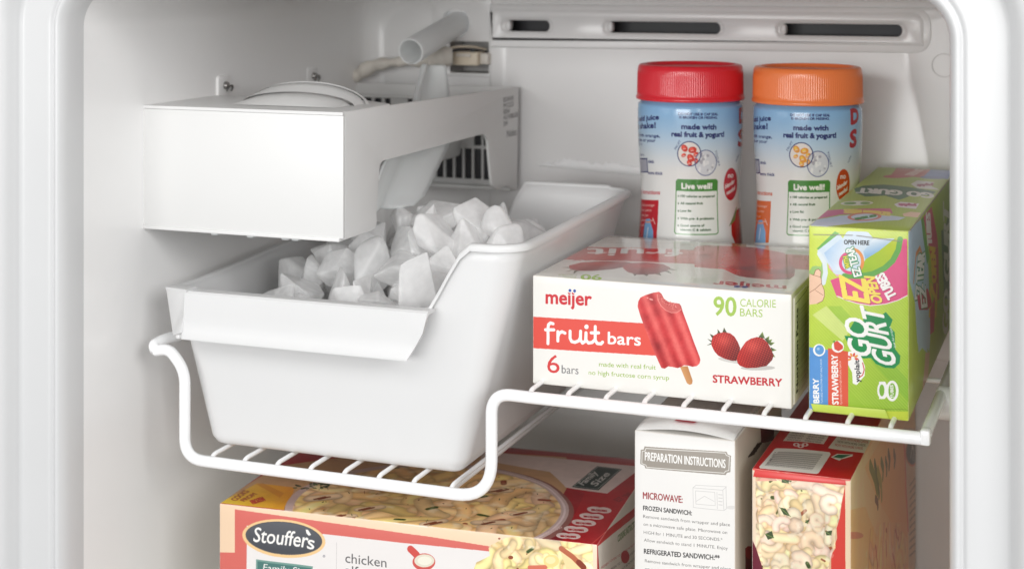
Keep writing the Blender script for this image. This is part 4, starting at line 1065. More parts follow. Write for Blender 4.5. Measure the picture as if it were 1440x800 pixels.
S_.poly([g(150, 430), g(160, 400), g(232, 330), g(246, 420), g(262, 520), g(270, 800), b2(700, 350), b2(650, 300), b2(640, 100), g(165, 700)], c8(180, 208, 232))
S_.poly([b2(*p_) for p_ in ((636, 0), (700, 0), (715, 180), (710, 345), (690, 300), (655, 350), (645, 180))], c8(182, 208, 228))
S_.poly([g(232, 336), g(246, 318), g(262, 480), g(270, 560), g(258, 600)], c8(90, 160, 76))
S_.poly([g(*p_) for p_ in ((246, 318), (296, 256), (318, 420), (322, 500), (270, 490), (258, 400))], c8(208, 62, 110)); S_.text('TUBES', g(288, 480), g(286, 300), (-6, 0), Wt, bold=1.0)
S_.poly([g(*p_) for p_ in ((270, 505), (322, 500), (330, 800), (300, 820), (282, 620))], c8(196, 60, 92))
S_.text('OPEN', g(312, 700), g(305, 505), (-7, 0), c8(236, 196, 60), bold=1.2); S_.text('EZ', g(312, 900), g(318, 720), (-10, 0), c8(236, 196, 60), bold=1.4)
S_.line([g(186, 700), g(200, 540), g(222, 500), g(232, 540)], 3.4, c8(222, 132, 70))
S_.text('EZ TEAR', g(230, 790), g(248, 530), (-9, 3), Wt, bold=.8, outline=(.9, c8(40, 120, 70)))
S_.poly([b2(*p_) for p_ in ((650, 60), (700, 20), (720, 100), (700, 130), (660, 130))], c8(200, 50, 90)); S_.text('EZ', b2(700, 110), b2(690, 10), (-8, 2), Wt, bold=.8, outline=(.8, c8(40, 120, 70)))
S_.poly([b2(710, 130), b2(735, 60), b2(735, 240), b2(712, 255)], c8(200, 60, 100))
S_.poly([g(*p_) for p_ in ((342, 400), (372, 380), (400, 240), (410, 800), (360, 800), (350, 600))], c8(46, 96, 62))
S_.text('GO GURT', g(392, 1000), g(394, 260), (-8, 0), c8(220, 224, 216), bold=1.6)
S_.poly([b2(690, 350), b2(712, 345), b2(708, 560), b2(680, 560)], c8(226, 178, 144))
S_.mottle(.03); S_.a = np.clip(S_.a, 0, 1) ** .8  # side print lightened to make up for the light blocked there
root = thing('yogurt_tube_box', 'lime green yogurt tube box with pink and blue print at the shelf end', 'food box', (X0, Y0, Z0))
ym = F.material('yogurt_box_front', .34)
carton(root, X1 - X0, Y1 - Y0, Z1 - Z0, [ym, T_.material('yogurt_box_top', .3), S_.material('yogurt_box_side', .3), CARDL], (.0014, .0010, .0012), .0009, .0008, 3)
# bottom flap folded up under the front, and the torn opening edge
slab('bottom_flap', [(X0 + .003, Y0 - .0006, Z0 + .0008), (X1 - .012, Y0 - .0008, Z0 + .0008), (X1 - .0145, Y0 - .0012, Z0 + .0062), (X0 + .0015, Y0 - .0012, Z0 + .0054)], -.0004, CARDL, root, .00015)
for q_ in (((0.003, .1135), (.028, .1145)), ((.030, .1145), (.0575, .1125))):
    sweep('perforation', [(X0 + q_[0][0], Y0 - .0010, Z0 + q_[0][1]), (X0 + q_[1][0], Y0 - .0010, Z0 + q_[1][1])], .00022, CARDK, root, 5)
sweep('flap_seam', [(X1 + .0004, Y0 + .001, Z1 - .0002), (X1 + .0004, Y0 + .15, Z1 - .0001), (X1 + .0004, Y1, Z1 - .0002)], .0004, CARDK, root, 5)

# ---------------------------------------------------------------- sandwich box
X0, X1, Y0, Y1, Z0, Z1 = -.2958, -.2275, 1.0, 1.155, -.5495, -.3055
F = Canvas((X1 - X0) * 1000, (Z1 - Z0) * 1000, 8, c8(240, 238, 235), front_map(X0, Y0, Z0))
a = Z(880, 560, 3.3325)
TN = c8(160, 152, 142)
plq = [(88, 224), (472, 249), (478, 262), (493, 268), (490, 344), (474, 348), (468, 358), (92, 326), (88, 314), (68, 306), (70, 240), (84, 238)]
F.poly([a(*p_) for p_ in plq], TN)
cc = (280, 290); F.line([a(cc[0] + (x_ - cc[0]) * .965, cc[1] + (y_ - cc[1]) * .86) for x_, y_ in plq + plq[:1]], .35, Wt)
F.text('PREPARATION INSTRUCTIONS', a(90, 288), a(467, 325), 11.4, c8(248, 246, 242), bold=.12)
F.text('MICROWAVE:', a(81, 468), a(267, 487), 9.2, c8(160, 62, 66), bold=.12)
GT = c8(70, 68, 68); GL = c8(140, 138, 136)
F.text('FROZEN SANDWICH:', a(82, 522), a(310, 545), 6.2, GT, bold=.16)
for s_, p0, p1 in (('Remove sandwich from wrapper and place', (82, 558), (488, 598)), ('on a microwave safe plate. Microwave on', (83, 594), (475, 634)), ('HIGH for 1 MINUTE and 30 SECONDS.*', (84, 632), (453, 668)), ('Allow sandwich to stand 1 MINUTE. Enjoy', (86, 668), (478, 708)),
                   ('Remove sandwich from wrapper and place', (90, 765), (492, 803)), ('on a microwave safe plate. Microwave on', (91, 802), (480, 840))):
    F.text(s_, a(*p0), a(*p1), 4.3, c8(112,110,108), bold=.09)
F.text('REFRIGERATED SANDWICH:**', a(86, 724), a(440, 756), 6.6, GT, bold=.16)
MG = c8(206, 204, 202)
for L_ in ([(316, 416), (330, 404), (470, 412), (472, 515), (460, 524), (318, 508), (316, 416)], [(316, 416), (455, 428), (472, 412)], [(455, 428), (460, 524)], [(328, 430), (418, 437), (420, 500), (330, 492), (328, 430)], [(428, 438), (430, 515)], [(330, 480), (370, 455), (415, 480)]):
    F.line([a(*p_) for p_ in L_], .35, MG)
for k in range(4): F.line([a(436, 448 + k * 16), a(452, 450 + k * 16)], .5, MG)
F.ell(a(495, 510), 7, 2.6, c8(225, 223, 220)); F.a[:, :int(2)] *= .97
T_ = Canvas((X1 - X0) * 1000, (Y1 - Y0) * 1000, 6, c8(240, 237, 231), top_map(X0, Y0, Z1))
T_.poly([a(248, 132), a(330, 138), a(372, 88), (a(300, 60)[0], a(300, 60)[1]), a(290, 86)], c8(190, 44, 52)); T_.text('HOT', a(325, 128), a(275, 108), (2, -4), Wt, bold=.4)
for k in range(5): T_.line([a(100 + k * 3, 150 - k * 14), a(240 + k * 8, 130 - k * 12)], .4, c8(196, 190, 182))
S_ = Canvas((Y1 - Y0) * 1000, (Z1 - Z0) * 1000, 4, c8(226, 214, 200), right_map(X1, Y0, Z0))
S_.text('CHEDDAR', a(692, 190), a(690, 118), (-18, 4), c8(110, 30, 34), bold=1.0); S_.text('BREAKFAST', a(600, 260), a(640, 200), (-8, 4), c8(60, 40, 36), bold=.5)
S_.poly([a(555, 700), a(585, 690), a(590, 820), a(555, 830)], c8(110, 24, 32)); S_.ell(a(572, 720), 5, 9, c8(160, 40, 40))
root = thing('sandwich_box', 'tall white sandwich box showing grey preparation instructions under the shelf', 'frozen food box', (X0, Y0, Z0))
carton(root, X1 - X0, Y1 - Y0, Z1 - Z0, [F.material('sandwich_front', .42), T_.material('sandwich_top', .42), S_.material('sandwich_side', .42), CARDW], (.001, .0012, .0006), .0012, .0008, 9)
# tuck flap of the lid, bowed up with a dark gap under its front edge
vs = []; fs = []; n = 20; th = .0006
for j, (yy, am, zz) in enumerate(((Y0 + .0008, .0030, .0004), (Y0 + .012, .0046, .0016), (Y0 + .04, .0030, .0014), (Y1 - .01, .001, .0012))):
    for k in range(n + 1):
        s_ = k / n; vs.append((X0 + .001 + (X1 - X0 - .002) * s_, yy, Z1 + zz + am * math.sin(math.pi * s_)))
for j in range(3):
    for k in range(n): fs.append((j * (n + 1) + k, j * (n + 1) + k + 1, (j + 1) * (n + 1) + k + 1, (j + 1) * (n + 1) + k))
lid = mesh('lid_flap', vs, fs, CARDW, root, 60); md = lid.modifiers.new('s', 'SOLIDIFY'); md.thickness = .0007
q0 = at(958, 585, z=Z1 + .004)
mesh('lid_ribbon_print', [(-.2705, 1.0075, Z1 + .0069), (-.2570, 1.0070, Z1 + .0068), (-.2480, 1.045, Z1 + .0052), (-.2615, 1.045, Z1 + .0055)], [(0, 1, 2, 3)], plastic('red_print', (.50, .03, .05), .4), root)

# ---------------------------------------------------------------- macaroni meal box
X0, X1, Y0, Y1, Z0, Z1 = -.2165, -.1530, 1.0, 1.365, -.5495, -.3220
Y1 = 1.352
CRM = c8(248, 214, 168)
F = Canvas((X1 - X0) * 1000, (Z1 - Z0) * 1000, 8, c8(244, 214, 178), front_map(X0, Y0, Z0))
a = Z(1040, 580, 3.6365)
F.poly([a(60, 290), a(575, 330), a(580, 1600), a(60, 1600)], c8(222, 66, 54))
F.poly([a(75, 330), a(515, 345), a(520, 480), a(495, 560), a(500, 640), a(470, 720), a(460, 1500), a(60, 1500)], c8(226, 186, 148))
noodles(F, [a(78, 332), a(545, 345), a(522, 470), a(512, 540), a(488, 620), a(492, 690), a(460, 740), a(458, 900), a(150, 900), a(80, 700)], 700, 5.6, c8(252, 224, 184), 11, (1.4, 3.0), 3.2, .08, bg=c8(240, 200, 160), hole=False)
for k in range(26):
    q_ = (85 + (k * 97) % 390, 350 + (k * 61) % 420); F.ell(a(*q_), 4 + k % 4 * 1.5, 3 + k % 3, (c8(240, 176, 160), c8(255, 240, 214), c8(236, 160, 140))[k % 3], k, .55, 14)
for (u_, v_, rr, co) in ((145, 370, 60, c8(222, 156, 140)), (410, 440, 30, c8(214, 130, 110)), (440, 520, 62, c8(236, 196, 156)), (250, 590, 45, c8(240, 200, 140)), (360, 500, 26, c8(200, 110, 90)), (190, 580, 30, c8(190, 90, 80))):
    r_ = rr / 3.64; F.ell(a(u_, v_), r_, r_ * .8, co, .4, .75); F.ell((a(u_, v_)[0] - r_ * .25, a(u_, v_)[1] - r_ * .25), r_ * .5, r_ * .35, np.clip(co * 1.12, 0, 1), .4, .7)
noodles(F, [a(78, 350), a(545, 345), a(500, 560), a(480, 700), a(450, 800), a(120, 800)], 260, 5.8, c8(253, 228, 190), 21, (1.4, 3.0), 3.4, .08, hole=False)
for L_ in (((205, 485), (235, 490), (260, 530), (225, 520)), ((130, 620), (165, 605), (175, 640), (145, 650)), ((215, 340), (255, 345), (250, 362), (215, 358)), ((440, 605), (475, 600), (470, 625), (445, 625)), ((340, 550), (360, 545), (350, 565), (335, 562))):
    F.poly([a(*p_) for p_ in L_], c8(70, 86, 52)); F.line([a(*L_[0]), a(*L_[2])], .5, c8(120, 140, 80))
F.poly([a(540, 300), a(580, 300), a(590, 1600), a(545, 1600)], c8(246, 220, 186)); F.poly([a(50, 280), a(82, 290), a(86, 1600), a(50, 1600)], c8(246, 222, 196))
F.poly([a(60, 640), a(84, 690), a(140, 860), a(60, 860)], c8(110, 30, 50))
F.poly([a(55, 285), a(575, 320), a(575, 350), a(380, 345), a(100, 322), a(60, 312)], c8(226, 64, 54))
F.poly([a(90, 318), a(100, 300), a(60, 292), a(62, 322)], c8(246, 222, 196))
T_ = Canvas((X1 - X0) * 1000, (Y1 - Y0) * 1000, 7, c8(200, 32, 38), top_map(X0, Y0, Z1))
T_.poly([a(*p_) for p_ in ((190, 183), (460, 202), (466, 212), (404, 308), (392, 313), (104, 284), (100, 276), (180, 186))], c8(236, 232, 224))
for k in range(26):
    u_ = 130 + (k * 37 % 11) * .0; q_ = k / 25; wd_ = (.25, .5, .9)[(k * 7) % 3]
    A_ = (200 - 70 * q_, 200 + 68 * q_); B_ = (425 - 55 * q_, 212 + 80 * q_); T_.line([a(*A_), a(*B_)], wd_ * .8, c8(50, 46, 46))
for (k, s_) in enumerate(('0 13800 10040 9',)): T_.text(s_, a(150, 262), a(190, 205), (-3, -1), c8(60, 50, 50))
for e_ in ((290, 168), (312, 176), (335, 168)): T_.ring(a(*e_), 3.2, 2.0, 1.4, c8(240, 220, 214))
T_.poly([a(*p_) for p_ in ((268, 86), (468, 104), (430, 164), (222, 146))], c8(236, 226, 214)); T_.poly([a(*p_) for p_ in ((512, 106), (696, 128), (640, 206), (452, 182))], c8(238, 228, 218))
for k in range(5): T_.text('CONTAINS MILK WHEAT SOY', a(275 - k * 8, 100 + k * 11), a(345 - k * 8, 107 + k * 11), 2.2, c8(90, 70, 66)); T_.text('KEEP FROZEN COOK THOROUGHLY', a(365 - k * 8, 108 + k * 11), a(450 - k * 8, 116 + k * 11), 2.2, c8(70, 60, 60))
for k in range(4): T_.text('NOW WITH MORE CHEESE', a(530 - k * 14, 122 + k * 16), a(672 - k * 14, 140 + k * 16), 3.4, c8(190, 40, 50) if k % 2 else c8(80, 60, 60), bold=.1)
T_.poly([a(*p_) for p_ in ((466, 226), (500, 208), (580, 212), (576, 222), (520, 236), (510, 244))], c8(236, 230, 220)); T_.poly([a(*p_) for p_ in ((476, 226), (505, 212), (570, 214), (520, 232))], c8(40, 110, 80))
S_ = Canvas((Y1 - Y0) * 1000, (Z1 - Z0) * 1000, 4, c8(226, 186, 142), right_map(X1, Y0, Z0))
S_.grad([a(570, 330), a(720, 90), a(850, 100), a(860, 900), a(560, 900)], c8(250, 222, 180), c8(226, 166, 116), a(580, 400), a(840, 500))
S_.grad([a(640, 280), a(730, 130), a(840, 140), a(855, 560), a(770, 560), a(700, 440)], c8(240, 190, 138), c8(222, 160, 108), a(660, 300), a(840, 400))
for (u0, v0, u1, v1, wd_, co) in ((668, 270, 700, 400, 6, c8(104, 104, 48)), (690, 260, 708, 420, 5, c8(70, 74, 36)), (705, 300, 722, 430, 6, c8(140, 130, 60)), (722, 250, 728, 330, 5, c8(90, 90, 44)), (742, 240, 748, 310, 4, c8(80, 76, 44)), (757, 205, 760, 275, 5, c8(84, 72, 50)), (784, 205, 786, 265, 5, c8(96, 76, 56)), (690, 440, 702, 480, 4, c8(90, 60, 40))):
    S_.line([a(u0, v0), a((u0 + u1) / 2 + 5, (v0 + v1) / 2), a(u1, v1)], wd_ * 1.4, co)
S_.ell(a(585, 628), 12, 5, c8(140, 60, 90)); S_.poly([a(560, 500), a(640, 480), a(700, 640), a(640, 800), a(560, 800)], c8(232, 178, 118), .6)
noodles(S_, [a(640, 620), a(700, 560), a(800, 560), a(850, 640), a(860, 900), a(600, 900)], 60, 12, c8(240, 190, 140), 31, (2, 5), 1.4, .08, hole=False)
for (u0, v0, u1, v1) in ((690, 680, 700, 790), (742, 655, 745, 730), (790, 600, 800, 640), (775, 720, 790, 790)): S_.line([a(u0, v0), a(u1, v1)], 2.4, c8(150, 50, 50))
S_.poly([a(838, 80), a(1000, 80), a(1000, 900), a(868, 900), a(860, 560), a(846, 300)], c8(206, 174, 148)); S_.line([a(837, 110), a(846, 360), a(858, 600)], 5, c8(178, 42, 42))
S_.ell(a(880, 205), 10.5, 19, c8(176, 96, 66)); S_.ell(a(881, 203), 9.0, 17, c8(48, 42, 42)); S_.line([a(872, 230), a(880, 170), a(888, 190), a(884, 240)], 3, c8(190, 186, 180))
for k in range(11): S_.line([a(868, 372 + k * 36), a(925, 300 + k * 38)], 1.4, c8(90, 66, 56), .8)
S_.mottle(.05, 30); S_.a = np.clip(S_.a, 0, 1) ** .74; g_ = S_.a.mean(-1, keepdims=True); S_.a = np.clip(g_ + (S_.a - g_) * 1.55, 0, 1)  # brightened, saturated print offsets the weak light on this side
root = thing('macaroni_meal_box', 'red macaroni meal box with barcode on its end standing under the shelf at right', 'frozen food box', (X0, Y0, Z0))
carton(root, X1 - X0, Y1 - Y0, Z1 - Z0, [F.material('macaroni_front', .36), T_.material('macaroni_top', .3), S_.material('macaroni_side', .3), CARD], (.001, .0008, .0006), .001, .0008, 5)
slab('torn_edge', [(X0 + .001, Y0 - .0010, Z1 - .0050), (X0 + .0605, Y0 - .0012, Z1 - .0035), (X0 + .0600, Y0 - .0006, Z1 - .0006), (X0 + .002, Y0 - .0006, Z1 - .0008)], -.0003, plastic('red_card', (.62, .045, .04), .35), root, .0001)

# ---------------------------------------------------------------- pasta dinner box, lying flat, turned slightly
ZT2 = -.389; BX = Vector((-.6085, .9890, 0)); rot = math.atan2(1.0095 - .9890, -.3250 + .6085)
Wd, Dp, Ht = .2845, .190, .1605
ca, sa = math.cos(rot), math.sin(rot)
def loc2(p): d = p - BX; return (d.x * ca + d.y * sa, -d.x * sa + d.y * ca)
def hitf(u, v):      # front face, plane through BX with normal (-sa... ) rotated
    d = ray(u, v); n_ = (-sa, ca); t_ = (BX.x * n_[0] + BX.y * n_[1]) / (d[0] * n_[0] + d[1] * n_[1]); return Vector((d[0] * t_, d[1] * t_, d[2] * t_))
def hitr(u, v):
    d = ray(u, v); c_ = BX + Vector((ca, sa, 0)) * Wd; t_ = (c_.x * ca + c_.y * sa) / (d[0] * ca + d[1] * sa); return Vector((d[0] * t_, d[1] * t_, d[2] * t_))
def mf(u, v): p = hitf(u, v); q = loc2(p); return (q[0] * 1000, (p.z - (ZT2 - Ht)) * 1000)
def mt(u, v): p = at(u, v, z=ZT2); q = loc2(p); return (q[0] * 1000, q[1] * 1000)
def mr(u, v): p = hitr(u, v); q = loc2(p); return (q[1] * 1000, (p.z - (ZT2 - Ht)) * 1000)
F = Canvas(Wd * 1000, Ht * 1000, 5.5, c8(248, 216, 184), mf)
a = Z(300, 630, 4.707); b = Z(590, 630, 4.645)
SAL = c8(222, 112, 102)
F.poly([a(142, 404), a(1400, 580), b(460, 640), b(460, 1600), a(142, 1600)], SAL); F.poly([a(30, 688), a(145, 690), a(145, 1600), a(30, 1600)], SAL)
F.poly([a(222, 512), a(1412, 640), b(460, 672), b(460, 1600), a(222, 1600)], c8(240, 236, 234))
noodles(F, [b(*p_) for p_ in ((450, 650), (470, 628), (560, 585), (700, 560), (900, 580), (1200, 600), (1200, 1400), (520, 1400), (400, 900), (350, 800), (372, 742), (400, 730), (460, 700))], 560, 6.2, c8(252, 228, 172), 41, (1.5, 3.2), 2.6, .08, bg=c8(244, 212, 156), hole=False)
for (u_, v_, r_) in ((595, 712, 16), (640, 785, 8), (520, 590, 8), (700, 690, 5)): F.ell(b(u_, v_), r_ / 4.6, r_ / 6, c8(150, 78, 48))
F.poly([b(905, 640), b(935, 660), b(1080, 790), b(960, 790)], c8(250, 226, 170)); F.line([b(925, 655), b(1000, 710), b(1065, 775)], 3.6, c8(190, 104, 70)); F.line([b(1040, 745), b(1070, 775)], 4.0, c8(140, 60, 40))
F.ell(b(860, 735), 11, 9, c8(252, 224, 150)); F.ell(b(855, 730), 7, 5, c8(255, 238, 180)); F.line([b(720, 778), b(820, 775)], 3.0, c8(222, 120, 96))
F.poly([b(1128, 620), b(1200, 600), b(1200, 1400), b(1150, 1400)], c8(248, 226, 200))
F.ell(a(468, 596), 59, 26.5, c8(246, 206, 150), .10); F.ell(a(468, 594), 54.5, 22.8, c8(86, 88, 94), .10)
F.grad([(a(468, 594)[0] + 53 * math.cos(q) * .99 - 21.5 * math.sin(q) * .1, a(468, 594)[1] + 53 * math.cos(q) * .1 + 21.5 * math.sin(q)) for q in np.linspace(0, 6.28, 40)], c8(96, 98, 104), c8(72, 74, 80), a(468, 500), a(468, 700))
F.text("Stouffer", a(264, 616), a(622, 655), 20.0, Wt, bold=.16, shear=.16); F.text('s', a(622, 660), a(668, 667), 18.5, Wt, bold=.16, shear=.10); F.poly([a(612, 538), a(628, 540), a(648, 572), a(632, 578), a(616, 560)], Wt)
F.ring(a(736, 710), 1.3, 1.3, .3, c8(70, 72, 90))
F.poly([a(284, 733), a(662, 778), a(660, 1000), a(284, 1000)], c8(120, 160, 150)); F.poly([a(296, 746), a(652, 790), a(650, 1000), a(296, 1000)], c8(78, 124, 118))
F.text('Family Size', a(330, 806), a(630, 838), 9.5, Wt, bold=.12, shear=.2)
F.text('chicken', a(876, 752), a(1148, 786), 13.0, c8(88, 86, 88)); F.text('alfredo', a(876, 832), a(1140, 866), 13.0, c8(88, 86, 88))
F.line([a(818, 622), a(818, 1000)], .2, c8(180, 176, 176)); F.line([a(1308, 666), a(1345, 702)], 5.2, c8(214, 84, 76)); F.ell(a(1395, 750), 16, 12, c8(214, 90, 84)); F.ell(a(1398, 742), 14, 9, c8(232, 226, 206)); F.ell(a(1400, 742), 10, 6, c8(244, 240, 224))
F.line([a(50, 345), a(1412, 520)], 1.0, c8(252, 236, 214))
T_ = Canvas(Wd * 1000, Dp * 1000, 5.5, c8(186, 26, 34), mt)
# printed tabletop, bowl and napkin
T_.poly([a(50, 352), a(420, 120), a(1400, 0), b(960, 60), b(960, 300), b(740, 590), a(1000, 480)], c8(206, 160, 116))
T_.grad([a(40, 360), a(290, 232), a(540, 262), a(512, 332), a(590, 420)], c8(246, 206, 50), c8(232, 150, 40), a(100, 340), a(540, 300))
T_.poly([a(280, 236), a(330, 232), a(470, 300), a(440, 330)], c8(212, 130, 40), .6)
T_.text('COOKS', a(150, 348), a(240, 285), (-8, -2), c8(176, 84, 30), bold=.4); T_.text('FROM', a(205, 352), a(290, 305), (-6, -2), c8(176, 84, 30), bold=.4); T_.text('FROZEN', a(265, 370), a(345, 345), (-5, -5), c8(190, 50, 30), bold=.5)
T_.poly([b(400, 20), b(1420, 118), b(1420, 150), b(1225, 296), b(955, 262), b(850, 160), b(400, 80)], c8(232, 208, 200))
T_.grad([b(740, 600), b(960, 268), b(1080, 290), b(930, 610)], c8(110, 20, 32), c8(168, 24, 34), b(820, 450), b(1000, 450))
T_.poly([b(*p_) for p_ in ((1160, 118), (1322, 138), (1168, 276), (992, 258))], c8(30, 50, 46)); T_.line([b(*p_) for p_ in ((1162, 124), (1308, 142), (1162, 268), (1008, 252), (1162, 124))], .5, c8(200, 200, 190))
T_.text('Family', b(1070, 246), b(1165, 165), (-9, -3), c8(214, 210, 204), bold=.3, shear=.2); T_.text('Size', b(1150, 252), b(1245, 172), (-9, -3), c8(214, 210, 204), bold=.3, shear=.2)
bc = (600, 718); bowl = [(bc[0] + 200 * math.cos(q), bc[1] + 66 * math.sin(q)) for q in np.linspace(0, 2 * math.pi, 60, endpoint=False)]
T_.poly([((p_[0] - bc[0]) * 1.02 + bc[0] + 3, (p_[1] - bc[1]) * 1.03 + bc[1] + 2) for p_ in bowl], c8(150, 96, 88))
T_.poly(bowl, c8(206, 178, 172)); inn = [((p_[0] - bc[0]) * .945 + bc[0], (p_[1] - bc[1]) * .93 + bc[1]) for p_ in bowl]
noodles(T_, inn, 230, 12.5, c8(244, 204, 146), 51, (1.8, 4.0), .9, .09, bg=c8(214, 160, 104), hole=False)
oldc = T_.clip
rg = np.random.default_rng(77)
for (u_, v_, L_, w_) in ((455, 700, 34, 11), (690, 735, 40, 9), (520, 716, 30, 8), (640, 690, 26, 7), (700, 690, 30, 8), (610, 735, 26, 8), (735, 722, 24, 7), (480, 725, 34, 6)):
    dx_ = rg.uniform(-.3, .6); p_ = T_.P([(u_ - L_ / 2, v_ + dx_ * 3), (u_, v_), (u_ + L_ / 2, v_ - dx_ * 4)]); T_.noodle(p_, w_ * 1.0 * T_.k, c8(232, 200, 164), .8, 1.06)
    for k in range(2):
        q_ = rg.uniform(-.3, .3); p2 = T_.P([(u_ + q_ * L_ - 7, v_ + 2), (u_ + q_ * L_ + 7, v_ - 1)]); T_.noodle(p2, 2.4 * T_.k, c8(132, 66, 38))
for k in range(70):
    u_, v_ = rg.uniform(430, 770), rg.uniform(668, 748); T_.ell((u_, v_), rg.uniform(.6, 2.2), rg.uniform(.3, .8), c8(70, 74, 34) if rg.random() < .6 else c8(110, 40, 26), rg.uniform(0, 3), .9, 8)
for k in range(26):
    u_, v_ = a(640, 250)[0] + rg.uniform(-24, 30), a(640, 250)[1] + rg.uniform(-4, 4); T_.ell((u_, v_), rg.uniform(2, 5), rg.uniform(.8, 1.6), c8(44, 66, 30) if k % 3 else c8(80, 104, 50), rg.uniform(-.5, .5), 1, 10)
T_.ring(bc, 194, 63.2, 1.6, c8(232, 208, 206), -60, 75)
for k in range(5):
    cx2, cy2 = 970 + k * 50.5, 572 - k * 42
    for dx_ in (-30, 32): T_.ell(b(cx2 + dx_, cy2 + dx_ * .06), 10.5, 4.0, c8(232, 206, 200), .05)
    T_.text('280 CALORIES', b(cx2 - 52, cy2 + 6), b(cx2 + 50, cy2 + 12), 2.4, c8(180, 40, 44), bold=.3)
T_.text('PER SERVING', b(820, 572), b(930, 520), (-3, -3), c8(220, 190, 184), bold=.2)
T_.line([b(1125, 622), b(1412, 372)], .8, c8(230, 110, 96), .8); T_.text('EST 1946', b(1300, 350), b(1400, 300), (-8, -3), c8(140, 20, 30), bold=.3)
T_.mottle(.04, 30)
S_ = Canvas(Dp * 1000, Ht * 1000, 5, c8(236, 228, 214), mr)
S_.poly([b(1125, 620), b(1165, 640), b(1195, 1200), b(1150, 1200)], c8(206, 50, 48)); S_.poly([b(1125, 620), b(1420, 372), b(1420, 425), b(1165, 640)], c8(206, 46, 46))
S_.text('COOKING INSTRUCTIONS', b(1290, 612), b(1412, 500), (0, -9), c8(96, 130, 60), bold=.3)
for k in range(9):
    S_.text('PREHEAT OVEN TO 375 F REMOVE FILM', b(1185, 790 + k * 60), b(1412, 620 + k * 46), (0, -3.4), c8(60, 50, 50) if k % 3 else c8(190, 50, 50), bold=.15)
S_.ell(b(1335, 708), 6, 9, c8(190, 30, 40)); S_.mottle(.02)
root = thing('pasta_dinner_box', 'large red and cream pasta dinner box with oval grey logo lying below the shelf', 'frozen food box', (BX.x, BX.y, ZT2 - Ht))
root.rotation_euler = (0, 0, rot)
carton(root, Wd, Dp, Ht, [F.material('pasta_front', .36), T_.material('pasta_top', .3), S_.material('pasta_side', .36), CARD], (.001, .0014, .0010), .0011, .0012, 7)

